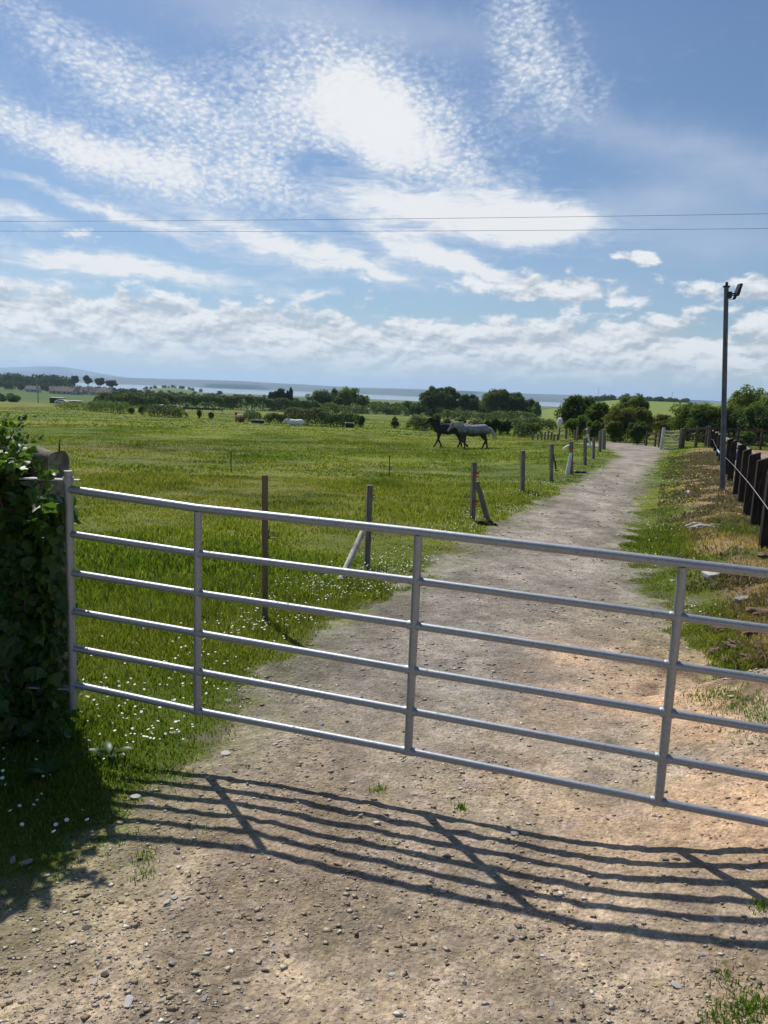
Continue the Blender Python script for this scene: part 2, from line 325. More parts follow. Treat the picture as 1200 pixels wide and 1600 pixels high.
M_post = simple('treated_timber', (.16, .115, .06), (.24, .18, .10), 9., .8, stretch=(4, 4, .5), bd=.003)
M_oldwood = simple('weathered_timber', (.13, .12, .095), (.24, .22, .17), 9., .85, stretch=(4, 4, .5), bd=.003)
M_log = simple('bleached_log', (.30, .27, .22), (.62, .58, .50), 7., .85, stretch=(2, 2, 1), bd=.006)
M_black = simple('black_stained_timber', (.018, .014, .012), (.048, .038, .031), 9., .8, stretch=(4, 4, .5), bd=.003, spec=.15)
M_rail = simple('grey_rail', (.22, .20, .17), (.38, .35, .31), 6., .85, stretch=(1, 4, 4), bd=.003)
M_brownrail = simple('brown_rail', (.05, .036, .028), (.10, .075, .055), 6., .85, bd=.003)
M_conc = simple('lichened_concrete', (.10, .095, .075), (.27, .25, .20), 16., .92, bd=.008, detail=9)
M_white = simple('white_plastic', (.70, .69, .64), (.80, .79, .75), 9., .5, bd=.001)
M_red = simple('red_plastic', (.55, .05, .03), (.68, .09, .05), 9., .45, bd=.001)
M_blackp = simple('black_plastic', (.015, .015, .015), (.03, .03, .03), 9., .45, bd=.001)
M_pole = simple('painted_pole', (.085, .095, .115), (.13, .14, .165), 5., .5, .3, bd=.001)
M_wire = simple('wire', (.05, .05, .055), (.09, .09, .10), 5., .6, bd=.0005)
M_string = simple('pale_string', (.26, .265, .27), (.36, .365, .37), 30., .7, bd=.0005)
M_blue = simple('blue_plastic', (.03, .10, .30), (.05, .14, .38), 5., .4, bd=.001)
M_cyan = simple('blue_knot', (.12, .42, .75), (.3, .6, .85), 30., .6, bd=.001)
M_stone = simple('stone', (.20, .19, .175), (.42, .40, .37), 22., .9, bd=.004)
M_stonep = simple('pale_stone', (.40, .38, .35), (.60, .58, .54), 22., .9, bd=.004)
M_bark = simple('bark', (.06, .048, .035), (.12, .10, .075), 6., .95, stretch=(2, 2, .5), bd=.02)
M_ivy = leafmat('ivy_leaf', (.028, .068, .014), (.070, .135, .028), 1.7, .42, .4)
M_bram = leafmat('bramble_leaf', (.045, .09, .02), (.11, .18, .04), 1.6, .42, .4)
M_leafd = leafmat('dark_foliage', (.040, .072, .019), (.085, .130, .032), 1.5, .6, .2)
M_leafm = leafmat('mid_foliage', (.060, .095, .022), (.120, .165, .038), 1.5, .6, .2)
M_leafp = leafmat('pale_foliage', (.11, .145, .038), (.19, .225, .07), 1.5, .6, .2)
M_leafb = leafmat('olive_foliage', (.10, .105, .03), (.16, .165, .045), 1.5, .6, .2)
M_con = leafmat('conifer_foliage', (.016, .034, .018), (.032, .058, .026), 1.0, .7, .15)
M_wood = leafmat('far_wood', (.034, .052, .024), (.066, .09, .034), 1.0, .8, .1)
M_daisy = simple('daisy_petal', (.74, .74, .72), (.82, .82, .80), 9., .7, bd=.0005)
M_yel = simple('yellow_flower', (.70, .52, .03), (.80, .62, .05), 9., .7, bd=.0005)
# ------------------------------------------------------------------ ground sheets
def axis(lo, hi, fine, s0, g):
    a = list(np.arange(fine[0], fine[1], s0)); st = s0
    while a[-1] < hi: st *= g; a.append(a[-1] + st)
    st = s0; L = [a[0]]
    while L[-1] > lo: st *= g; L.append(L[-1] - st)
    return np.array(L[::-1][:-1] + a)
def relief(x, y, d):
    a = 1 - sst(d, 5.0, 7.5); return (fbm(x, y, .30, 2, 11) - .5) * .006 + ((fbm(x, y, .15, 3, 12) - .5) * .010 * (1 - sst(d, 7, 11))) + a * ((fbm(x, y, .055, 2, 14) - .5) * .011 + .005 * sst(fbm(x, y, .10, 3, 18), .5, .7))
xs = axis(-15000, 15000, (-2.6, 3.0), .028, 1.030); ys = axis(-300, 14000, (1.2, 6.0), .028, 1.0175)
X, Y = np.meshgrid(xs, ys); Z = zfn(X, Y)
pin = path_in(X, Y); Dg = np.hypot(X, Y)
# dents, ruts and clods on the track close by
fine = (1 - sst(Dg, 9, 25)) * sst(pin, -.15, .1)
Z = Z + fine * relief(X, Y, Dg)

fenx = X - xfen(Y)
arena = (fenx > .12) & (Y > 6) & (Y < 41) & (fenx < 30)
kind = np.where(pin > 0, 0, 1); kind[arena] = 2
def lerp(a, b_, t): return np.asarray(a) * (1 - t[..., None]) + np.asarray(b_) * t[..., None]
def grass_col(x, y):
    d = np.hypot(x, y)
    c = lerp((.112, .150, .024), (.19, .212, .040), sst(fbm(x, y, 6, 4, 5), .35, .65))
    c = lerp(c, (.20, .19, .05), sst(fbm(x, y * 2.2, 14, 4, 6), .5, .72) * .7)
    c = lerp(c, (.20, .185, .055), np.exp(-((x + 3.8) / 6.5) ** 2 - ((y - 16) / 5.5) ** 2) * .75)
    c = lerp(c, (.16, .12, .06), np.exp(-((x + 9.5) / 3.2) ** 2 - ((y - 32) / 2.8) ** 2) * .8)
    c = lerp(c, (.085, .13, .015), np.exp(-((x + 3.) / 3) ** 2 - ((y - 7.) / 2.2) ** 2) * .6)
    c = lerp(c, (.055, .085, .016), sst(fbm(x, y * 1.6, 1.7, 4, 12), .56, .70) * .65 * sst(d, 6, 14))
    c = lerp(c, (.17, .13, .08), sst(fbm(x, y, 1.1, 3, 9), .55, .7) * np.exp(-((x - 1.2) / 2.2) ** 2 - ((y - 10.2) / 1.6) ** 2) * .8)
    # bank: straw and scorched grass toward the fence
    t = (x - xtoe(y)) / np.maximum(xfen(y) - xtoe(y), .6)
    near_bank = sst(t, .28, .62) * (1 - sst(t, 1.02, 1.1)) * (1 - sst(y, 34, 42)) * sst(y, 1, 4)
    st = lerp((.36, .25, .145), (.24, .165, .105), sst(fbm(x, y, .8, 4, 31), .45, .6)); st = lerp(st, (.12, .15, .035), sst(fbm(x, y, 1.3, 4, 33), .54, .68)[...] * .9)
    c = c * (1 - near_bank[..., None]) + st * near_bank[..., None]
    # farther fields
    f = sst(d, 180, 420)
    patch = fbm(x, y, 260, 2, 51); pc = lerp((.085, .135, .03), (.13, .165, .045), sst(patch, .35, .65)); pc = lerp(pc, (.06, .08, .035), sst(fbm(x, y, 180, 3, 53), .5, .6))
    az = np.degrees(np.arctan2(x, y)); hill = sst(az, 9, 12) * sst(d, 280, 330) * (1 - sst(d, 650, 760))
    pc = lerp(pc, (.17, .22, .045), hill); lf = (1 - sst(az, -18, -16)) * sst(d, 240, 300) * (1 - sst(d, 640, 700)); pc = lerp(pc, (.075, .12, .03), lf)
    c = c * (1 - f[..., None]) + pc * f[..., None]
    return c
def track_col(x, y):
    c = lerp((.285, .222, .155), (.415, .325, .228), sst(fbm(x, y, .42, 5, 71), .38, .62))
    c = lerp(c, (.25, .20, .145), sst(fbm(x, y, .16, 4, 73), .50, .68) * .6)
    c = lerp(c, (.31, .255, .19), sst(fbm(x, y, 1.6, 3, 72), .5, .7) * .5)
    c = lerp(c, lerp((.175, .156, .132), (.265, .236, .20), sst(fbm(x, y * .5, .5, 4, 78), .35, .62)), sst(y, 2.8, 5.0) * (1 - sst(x, .9, 2.0) * (1 - sst(y, 5, 8))) * .92)
    c = lerp(c, (.62, .40, .24), sst(x + (fbm(x, y, .5, 4, 76) - .5) * 1.2, .5, 2.0) * (1 - sst(y + (fbm(x, y, .7, 3, 74) - .5) * 2, 4.0, 6.3)) * .75 * sst(fbm(x, y, .6, 3, 75), .2, .6))
    c = lerp(c, (.17, .115, .075), sst(x, 1.5, 1.9) * sst(y, 3.7, 4.1) * (1 - sst(y, 5.2, 6)) * sst(fbm(x, y, .3, 3, 77), .4, .6))
    ed = np.interp(y, lys, lxs); tt = (x - ed) / np.maximum(xtoe(y) - ed, .8); rut = np.exp(-((tt - .33) / .10) ** 2) + np.exp(-((tt - .70) / .10) ** 2)
    c = c * (1 + .13 * rut * sst(y, 4.5, 7) * sst(fbm(x, y * .3, .8, 3, 79), .3, .6))[..., None]
    return c
lys = np.maximum.accumulate(np.array([p[1] for p in left_e[:20]]) + np.arange(20) * 1e-4); lxs = np.array([p[0] for p in left_e[:20]])
gc = grass_col(X, Y); tcx = track_col(X, Y)
eb = sst(-pin + (fbm(X, Y, .12, 3, 97) - .5) * .5, -.13, .17)
blend = lerp(tcx * [.8, .85, .75], gc, eb); wn = (Dg < 60)[..., None]
gc = np.where(wn, blend, gc); tcx = np.where(wn & (pin < .6)[..., None], blend * sst(-pin, -.6, -.1)[..., None] + tcx * (1 - sst(-pin, -.6, -.1))[..., None], tcx)
sand = lerp((.36, .25, .18), (.28, .2, .14), sst(fbm(X, Y, 3, 3, 80), .4, .6))
ny, nx = X.shape; idx = np.arange(nx * ny).reshape(ny, nx)
quads = np.stack([idx[:-1, :-1], idx[:-1, 1:], idx[1:, 1:], idx[1:, :-1]], -1).reshape(-1, 4)
kq = kind[:-1, :-1].reshape(-1)
V = np.stack([X, Y, Z], -1).reshape(-1, 3)
for k, nm, mt, cc, lb in ((0, 'track', M_path, tcx, 'stony dirt track running under the gate and away'), (1, 'pasture', M_field, gc, 'green pasture and far fields'), (2, 'arena_ground', M_soil, sand, 'reddish sand of the riding arena behind the fence')):
    q = quads[kq == k]; u, inv = np.unique(q, return_inverse=True)
    o = npmesh(nm, V[u], [inv.reshape(-1, 4)], mt, None, cc.reshape(-1, 3)[u], True); tag(o, lb, 'ground', kind='structure')
# sea and far coast
def seamat():
    m, b = mat('sea'); tc = b.n('ShaderNodeTexCoord').outputs['Object']; n = b.noise(tc, (.02, .1, 1), 4, .6)
    finish(b, (.14, .19, .23), .12, n, spec=.9, bd=.2, bs=.25); return m
npmesh('sea', [(-16500, 1500, -28), (16500, 1500, -28), (16500, 15000, -28), (-16500, 15000, -28)], [[(0, 1, 2, 3)]], seamat())
tag(bpy.data.objects['sea'], 'pale estuary water lying beyond the fields', 'water', kind='structure')
M_far = simple('far_hillside', (.035, .05, .045), (.075, .09, .06), .0021, .95, bd=.1, detail=8)
def ridge(name, dist, depth, prof, label, base=-40, rough=6., sd=1):
    """a long hill: prof gives (photo x, height above the eye in metres)"""
    ax = np.linspace(-700, 2000, 420); h = np.interp(ax, [p[0] for p in prof], [p[1] for p in prof])
    k = np.hanning(13); k /= k.sum(); h = np.convolve(np.pad(h, 6, mode='edge'), k, 'valid')
    h = h + (fbm(ax, ax * 0, 60, 5, sd) - .5) * rough
    V = []; rows = 9
    for r in range(rows):
        t = r / (rows - 1); prof_h = math.sin(t * math.pi) ** .8
        for i, a in enumerate(ax):
            dd = ray(a, 610); dd = dd[:2] / dd[1]; yy = dist + depth * (t - .15) + (vn(np.array([a / 90.]), np.array([r * .9]), sd)[0] - .5) * depth * .3
            V.append((dd[0] * yy, yy, base + (h[i] + EYE - base) * prof_h * (1 if r == rows // 2 else .94 + .06 * vn(np.array([a / 30.]), np.array([r * 1.]), sd + 3)[0])))
    n = len(ax); Fq = [(r * n + i, r * n + i + 1, (r + 1) * n + i + 1, (r + 1) * n + i) for r in range(rows - 1) for i in range(n - 1)]
    tag(npmesh(name, V, [Fq], M_far, smooth=True), label, 'hills', kind='structure')
ridge('coast_hills', 5500, 2800, [(-700, 10), (0, 12), (200, 16), (300, 22), (380, 27), (480, 20), (560, 16), (640, 22), (760, 22), (900, 24), (1200, 26), (2000, 20)], 'low blue hills along the far shore', rough=8, sd=4)
ridge('mountain', 10500, 2500, [(-700, 40), (-100, 55), (0, 90), (40, 120), (90, 148), (120, 128), (160, 78), (195, 38), (240, 5), (330, -20), (2000, -20)], 'hazy blue mountain beyond the far shore', rough=13, sd=9)
# ------------------------------------------------------------------ grass blades
def blades(name, xy, h, w, colr, label, mt=None, droop=.5, seedv=0):
    r = np.random.default_rng(seedv); n = len(xy); x, y = xy[:, 0], xy[:, 1]; z = zfn(x, y) - .006
    a = r.uniform(0, 2 * np.pi, n); la = r.uniform(0, 2 * np.pi, n); ln = h * droop * r.uniform(.2, 1., n)
    ux, uy = np.cos(a) * w / 2, np.sin(a) * w / 2; dx, dy = np.cos(la) * ln, np.sin(la) * ln
    V = np.empty((n, 5, 3)); 
    V[:, 0] = np.stack([x - ux, y - uy, z], 1); V[:, 1] = np.stack([x + ux, y + uy, z], 1)
    mx, my, mz = x + dx * .35, y + dy * .35, z + h * .6
    V[:, 2] = np.stack([mx + ux * .8, my + uy * .8, mz], 1); V[:, 3] = np.stack([mx - ux * .8, my - uy * .8, mz], 1)
    V[:, 4] = np.stack([x + dx, y + dy, z + h * r.uniform(.75, 1.05, n)], 1)
    i = np.arange(n)[:, None] * 5; c = np.repeat(colr[:, None, :], 5, 1)
    o = npmesh(name, V.reshape(-1, 3), [i + [0, 1, 2, 3], i + [3, 2, 4]], mt or M_blade, None, c.reshape(-1, 3))
    return tag(o, label, 'grass', kind='stuff')
def scatter_view(n, d0, d1, a0=-30, a1=30, power=1.0, r=rng):
    """points on the ground in a sector, denser close by"""
    t = r.uniform(0, 1, n); d = (d0 ** power + t * (d1 ** power - d0 ** power)) ** (1 / power); az = np.radians(r.uniform(a0, a1, n))
    return np.stack([d * np.sin(az), d * np.cos(az)], 1)
def gcols(xy, r, boost=1.0):
    c = grass_col(xy[:, 0], xy[:, 1]) * boost; v = r.uniform(.65, 1.35, len(xy))[:, None]; c = c * v
    dry = r.uniform(0, 1, len(xy)) < .13; c[dry] = np.array([.22, .20, .08]) * r.uniform(.7, 1.2, dry.sum())[:, None]
    return c
def bankt(xy): return (xy[:, 0] - xtoe(xy[:, 1])) / np.maximum(xfen(xy[:, 1]) - xtoe(xy[:, 1]), .6)
def grass_zone(name, n, d0, d1, hr, wr, thr, label, sd, power=1.0, boost=1.0, edge=.18, a0=-31, a1=31):
    r = np.random.default_rng(sd); xy = scatter_view(n, d0, d1, a0, a1, power, r); p = path_in(xy[:, 0], xy[:, 1]); t = bankt(xy)
    g = fbm(xy[:, 0], xy[:, 1], .55, 3, 91); g2 = fbm(xy[:, 0], xy[:, 1], 2.6, 3, 92)
    keep = (p < -edge * r.uniform(0, 1, n) ** 2 + .06) & (r.uniform(0, 1, n) < sst(g, thr - .14, thr + .14) * .65 + .35)
    keep &= ~((xy[:, 0] - xfen(xy[:, 1]) > .15) & (xy[:, 1] < 41)); keep &= (t < .45) | (r.uniform(0, 1, n) < .35) | (xy[:, 1] > 40)
    xy = xy[keep]; g = g[keep]; g2 = g2[keep]; t = t[keep]; p = p[keep]; m = len(xy); d = np.hypot(xy[:, 0], xy[:, 1])
    h = r.uniform(*hr, m) * (.40 + 1.05 * sst(g2, .3, .7)) * (.6 + .7 * g) * (.45 + .55 * sst(-p, 0, .4)) * np.where((t > .0) & (xy[:, 1] < 40), .8, 1.)
    h = h * (1 + .7 * np.exp(-((xy[:, 0] + 2.2) / 2.2) ** 2 - ((xy[:, 1] - 5.5) / 2.2) ** 2))
    return blades(name, xy, h, r.uniform(*wr, m), gcols(xy, r, boost), label, None, .6, sd)
grass_zone('near_grass', 230000, 2.0, 7.5, (.045, .10), (.004, .008), .42, 'green grass blades along the track edge by the gate', 1, 1.3)
grass_zone('verge_grass', 90000, 4.5, 14, (.05, .10), (.006, .013), .35, 'green grass on the verge between the track and the bank', 11, 1.2, 1.0, .18, 12, 31)
grass_zone('verge_grass', 190000, 7.0, 20, (.05, .09), (.010, .022), .46, 'short green grass of the near paddock', 2, 1.3)
grass_zone('paddock_grass', 190000, 19, 62, (.035, .075), (.025, .055), .50, 'rough green grass across the paddock', 3, 1.3)
grass_zone('far_grass', 70000, 60, 175, (.05, .11), (.10, .22), .52, 'tussocky grass toward the far hedges', 4, 1.2)
# a few weeds on the track and in its near right corner
r_ = np.random.default_rng(5); pts = []
for (px, py, n, s) in ((1158, 1592, 240, .045), (1188, 1578, 260, .04), (1118, 1594, 90, .025), (718, 1263, 90, .015), (590, 1235, 60, .02), (1190, 1420, 90, .02), (1135, 1530, 60, .03), (1190, 1130, 700, .10), (1120, 1085, 500, .10), (1160, 1100, 500, .08),
                       (228, 1338, 50, .03), (225, 1365, 26, .02), (330, 1300, 30, .06), (180, 1315, 60, .06), (270, 1225, 200, .07), (210, 1372, 16, .02)):
    g = G(px, py); pts.append(np.array([g[0], g[1]]) + r_.normal(0, s, (n, 2)))
xy = np.concatenate(pts); blades('track_weeds', xy, r_.uniform(.012, .04, len(xy)), r_.uniform(.003, .006, len(xy)), np.array([.11, .17, .03]) * r_.uniform(.6, 1.5, (len(xy), 1)), 'small green tufts sprouting from the bare track', seedv=6)
# straw-coloured grass on the bank
r_ = np.random.default_rng(8); yy = 3.5 + 30 * r_.uniform(0, 1, 90000) ** 1.5; tt = r_.uniform(.2, 1.02, 90000); xx = xtoe(yy) + tt * (xfen(yy) - xtoe(yy)); g = fbm(xx, yy, .6, 3, 31)
kp = (r_.uniform(0, 1, 90000) < sst(g, .35, .6) * (.25 + .75 * sst(tt, .3, .7))) & (yy > 4.6 + .5 * g); xy = np.stack([xx, yy], 1)[kp]; m = len(xy)
cc = lerp((.42, .325, .21), (.15, .20, .045), (r_.uniform(0, 1, m) < .24 + .0 * tt[kp]).astype(float)) * r_.uniform(.6, 1.3, (m, 1))
blades('bank_grass', xy, r_.uniform(.03, .075, m), r_.uniform(.006, .014, m) * (1 + xy[:, 1] / 14), cc, 'dry straw coloured grass on the bank below the black fence', M_straw, 1.3, 9)
# daisies
def flowers(name, zones, mt, label, rad, seedv, hgt=(.04, .08)):
    r = np.random.default_rng(seedv); pts = []
    for px, py, n, sx, sy in zones:
        g = G(px, py); pts.append(np.array([g[0], g[1]]) + r.normal(0, 1, (n, 2)) * [sx, sy])
    xy = np.concatenate(pts); xy = xy[path_in(xy[:, 0], xy[:, 1]) < .05]; n = len(xy); z = zfn(xy[:, 0], xy[:, 1]) + r.uniform(*hgt, n)
    k = 8; a = np.linspace(0, 2 * np.pi, k, endpoint=False); rr = rad * r.uniform(.6, 1.1, n) * (1 + np.clip(np.hypot(xy[:, 0], xy[:, 1]) - 9, 0, 30) * .03)
    nr = r.normal(0, .35, (n, 3)); nr[:, 2] = 1; nr /= np.linalg.norm(nr, axis=1)[:, None]; u = np.cross(nr, [0, 1, 0]); u /= np.linalg.norm(u, axis=1)[:, None]; v = np.cross(nr, u)
    C = np.stack([xy[:, 0], xy[:, 1], z], 1); ring = C[:, None] + rr[:, None, None] * (np.cos(a)[None, :, None] * u[:, None] + np.sin(a)[None, :, None] * v[:, None]) + nr[:, None] * (rr * .25)[:, None, None]
    in_ = C[:, None] + (rr * .3)[:, None, None] * (np.cos(a)[None, :, None] * u[:, None] + np.sin(a)[None, :, None] * v[:, None]) + nr[:, None] * (rr * .3)[:, None, None]
    st = np.stack([C, C + [.0015, 0, 0], C * [1, 1, 0] + np.stack([z * 0, z * 0, zfn(xy[:, 0], xy[:, 1])], 1)], 1)
    V = np.concatenate([ring, in_, st], 1); o = (np.arange(n) * (2 * k + 3))[:, None]
    F4 = np.concatenate([o + [j, (j + 1) % k, k + (j + 1) % k, k + j] for j in range(k)]); F3 = o + [2 * k, 2 * k + 1, 2 * k + 2]
    F3c = np.concatenate([o + [k, k + j, k + j + 1] for j in range(1, k - 1)])
    mi = np.concatenate([np.zeros(len(F4)), np.full(len(F3c), 1), np.full(len(F3), 2)])
    return tag(npmesh(name, V.reshape(-1, 3), [F4, np.concatenate([F3c, F3])], [mt, M_yel, M_leafm], mi=mi), label, 'flowers', kind='stuff')
flowers('daisies', [(190, 1130, 30, .16, .14), (240, 1160, 36, .14, .10), (290, 1090, 38, .25, .2), (330, 1040, 42, .3, .3), (150, 1090, 22, .15, .15), (260, 1000, 40, .4, .3), (560, 915, 260, .35, .35), (600, 895, 200, .3, .4), (470, 930, 180, .4, .3), (430, 985, 90, .25, .2),
                    (640, 875, 120, .3, .4), (390, 950, 60, .3, .3), (790, 800, 220, .5, .6), (760, 818, 160, .5, .5), (830, 772, 160, .5, .8), (865, 755, 90, .6, .8), (720, 838, 80, .4, .4), (20, 1190, 14, .12, .1), (40, 1250, 12, .12, .1), (100, 1290, 8, .1, .1),
                    (1040, 830, 160, .3, 1.0), (1060, 790, 150, .35, 1.3), (1030, 880, 70, .2, .6), (1090, 960, 40, .15, .3), (1070, 750, 110, .4, 1.6), (930, 735, 60, .8, 2.)], M_daisy, 'white daisies scattered through the verge grass', .0082, 21)
flowers('yellow_flowers', [(1068, 765, 60, .18, .8), (1058, 785, 30, .2, .6), (882, 738, 60, .3, .4), (1082, 745, 30, .2, .8), (820, 880, 6, .1, .3)], M_yel, 'small yellow flowers on the verge and bank', .013, 22, (.03, .09))
# ------------------------------------------------------------------ stones
def stone_mesh(seed, n=2):
    bm = bmesh.new(); bmesh.ops.create_icosphere(bm, subdivisions=n, radius=1); r = random.Random(seed); ns = [Vector((r.uniform(-1, 1), r.uniform(-1, 1), r.uniform(-1, 1))).normalized() for _ in range(9)]; ds = [r.uniform(.45, .8) for _ in range(9)]
    for v in bm.verts:
        for nn, dd in zip(ns, ds):
            k = v.co.dot(nn)
            if k > dd: v.co -= nn * (k - dd)
    me = bpy.data.meshes.new('stone'); bm.to_mesh(me); bm.free(); return me
def pebbles():
    r = np.random.default_rng(33); n = 95000; t = r.uniform(0, 1, n); d = 1.6 * (26 / 1.6) ** (t ** 1.15); az = np.radians(r.uniform(-33, 33, n)); x, y = d * np.sin(az), d * np.cos(az)
    g = fbm(x, y, .5, 3, 95); k = (path_in(x, y) > -.05) & (r.uniform(0, 1, n) < .25 + .9 * sst(g, .4, .7)); x, y, d = x[k], y[k], d[k]; n = len(x)
    s = .0014 * np.exp(r.gamma(1.5, .33, n)) * (1 + d * .20); s = np.minimum(s, .008 + d * .0014)
    base = np.array([(1, 0, 0), (-1, 0, 0), (0, 1, 0), (0, -1, 0), (0, 0, 1), (0, 0, -1.)]); V = base[None] * r.uniform(.5, 1.25, (n, 6, 1)) + r.normal(0, .30, (n, 6, 3))
    a = r.uniform(0, 6.28, n); c, s_ = np.cos(a), np.sin(a); Vx = V[..., 0] * c[:, None] - V[..., 1] * s_[:, None]; Vy = V[..., 0] * s_[:, None] + V[..., 1] * c[:, None]; V = np.stack([Vx * 1.3, Vy, V[..., 2] * .36], -1) * s[:, None, None]
    # rest on the displaced track
    zz = zfn(x, y) + sst(path_in(x, y), -.15, .1) * (1 - sst(d, 9, 25)) * relief(x, y, d)
    V += np.stack([x, y, zz + s * .25], 1)[:, None]; F = np.array([(0, 2, 4), (2, 1, 4), (1, 3, 4), (3, 0, 4), (2, 0, 5), (1, 2, 5), (3, 1, 5), (0, 3, 5)]); i = (np.arange(n) * 6)[:, None, None]
    pal = np.array([(.34, .28, .21), (.46, .40, .31), (.62, .58, .52), (.17, .15, .13), (.28, .21, .15), (.40, .33, .25)]) * [1.12, 1.1, 1.05]; cc = pal[r.choice(6, n, p=[.3, .24, .12, .08, .12, .14])] * r.uniform(.8, 1.15, (n, 1))
    tag(npmesh('gravel', V.reshape(-1, 3), [(F[None] + i).reshape(-1, 3)], M_pebble, None, np.repeat(cc, 6, 0)), 'loose gravel strewn over the track', 'gravel', kind='stuff')
M_pebble = colmat('pebbles', .9, None, 60., .002, .2, .2)
pebbles()
stones = [(262, 1410, .020, 1), (273, 1403, .016, 1), (136, 1450, .018, 2), (268, 1435, .017, 0), (213, 1246, .030, 1), (239, 1253, .014, 1), (276, 1333, .017, 2), (278, 1325, .014, 2), (232, 1503, .015, 1), (270, 1505, .016, 0), (165, 1522, .017, 2), (148, 1535, .016, 1), (72, 1552, .018, 2), (200, 1567, .026, 1), (320, 1560, .017, 0),
          (350, 1460, .011, 1), (425, 1478, .012, 1), (300, 1600, .02, 0), (613, 1523, .014, 1), (725, 1538, .015, 2), (545, 1470, .010, 1), (580, 1415, .012, 0), (697, 1337, .020, 2), (803, 1345, .017, 0), (822, 1347, .012, 1), (805, 1302, .030, 0), (518, 1216, .016, 2), (760, 1363, .008, 1), (1172, 1362, .016, 1), (1073, 1438, .016, 0), (1121, 1438, .019, 1),
          (1097, 1492, .018, 0), (1057, 1541, .020, 1), (860, 1570, .014, 0), (752, 1400, .010, 1), (742, 1366, .010, 1), (355, 1095, .028, 0), (274, 1146, .035, 0), (353, 1178, .034, 1), (500, 1131, .034, 0), (318, 1100, .022, 0), (480, 1105, .016, 1), (20, 1345, .024, 0), (40, 1350, .028, 0), (967, 1083, .026, 1), (1052, 908, .05, 0), (1170, 1094, .03, 2), (1076, 1014, .025, 1),
          (1035, 942, .028, 0), (1011, 878, .045, 1), (716, 1257, .017, 0), (900, 1160, .012, 2), (583, 1040, .014, 2), (565, 1090, .014, 2), (1156, 1343, .014, 2), (545, 1240, .010, 1), (1075, 775, .09, 2), (1095, 760, .06, 1)]
smeshes = {}
SL = {0: 'grey stone lying loose on the dirt track', 1: 'pale angular stone lying loose on the dirt track', 2: 'dark stone lying loose on the dirt track'}
M_stoned = simple('dark_stone', (.07, .065, .06), (.15, .14, .125), 22., .9, bd=.004)
for i, (px, py, s, k) in enumerate(stones):
    key = (i % 7, k)
    if key not in smeshes: me = stone_mesh(key[0] * 7 + k); me.materials.append([M_stone, M_stonep, M_stoned][k]); smeshes[key] = me
    o = bpy.data.objects.new('stone', smeshes[key]); COL.objects.link(o); g = G(px, py); o.location = (g[0], g[1], g[2] + s * .10)
    s *= .85; o.scale = (s * 1.25, s * .9, s * .38); o.rotation_euler = (random.uniform(-.2, .2), random.uniform(-.2, .2), random.uniform(0, 6)); tag(o, SL[k], 'stone', 'loose stones on the track')
# ------------------------------------------------------------------ the galvanised gate
GP = [np.array(p) for p in ((-1.545, 3.72, 1.281), (-.87, 3.55, 1.240), (.152, 3.245, 1.226), (1.173, 2.94, 1.201), (2.19, 2.64, 1.178), (3.2, 2.335, 1.155))]
BAR = {0: (0, 0, 0, 0), 1: (.222, .215, .215, .215), 2: (.418, .408, .415, .415), 3: (.615, .605, .620, .615), 4: (.808, .80, .81, .81), 5: (1.0, 1.0, 1.0, 1.0)}
gate = empty('field_gate', (GP[0][0], GP[0][1], 0), 0, 'long galvanised tubular steel gate closed across the track in the foreground', 'gate')
GO = np.array([GP[0][0], GP[0][1], 0])
def gp(i, off): p = GP[i].copy() - GO; p[2] -= off; return p
for b_ in range(6):
    mb = MB(); o4 = list(BAR[b_]) + [BAR[b_][3]] * 2; mb.tube([gp(i, o4[i]) for i in range(6)], (.0200 if b_ == 0 else .0172), 18); mb.build('bar', M_galv, gate, True)
for i in (1, 2, 3, 4):
    mb = MB(); mb.tube([gp(i, .015) + [0, -.002, 0], gp(i, 1.0) + [0, -.002, 0]], .0186, 16)
    up = mb.build('upright', M_galv, gate, True)
    for b_ in range(1, 6):
        c = gp(i, BAR[b_][min(i, 3)]); dd = (GP[2] - GP[1]); dd = dd / np.linalg.norm(dd)
        w = MB(); w.tube([c - dd * .031, c - dd * .024, c + dd * .024, c + dd * .031], [.0180, .0205, .0205, .0180], 14); w.build('weld', M_galv, up, True)
mb = MB(); mb.tube([gp(0, -.09), gp(0, 1.13)], .0205, 18); mb.build('hanging_stile', M_galv, gate, True)
mb = MB(); mb.tube([gp(5, -.03), gp(5, 1.03)], .0265, 18); mb.build('closing_stile', M_galv, gate, True)
for zo in (-.045, 1.02):
    mb = MB(); c = gp(0, zo); mb.box(c + [-.12, .0, 0], (.22, .05, .008)); mb.tube([c + [0, 0, -.014], c + [0, 0, .014]], .026, 12); mb.box(c + [.03, 0, 0], (.05, .04, .008)); mb.build('hinge', M_galv, gate, True)
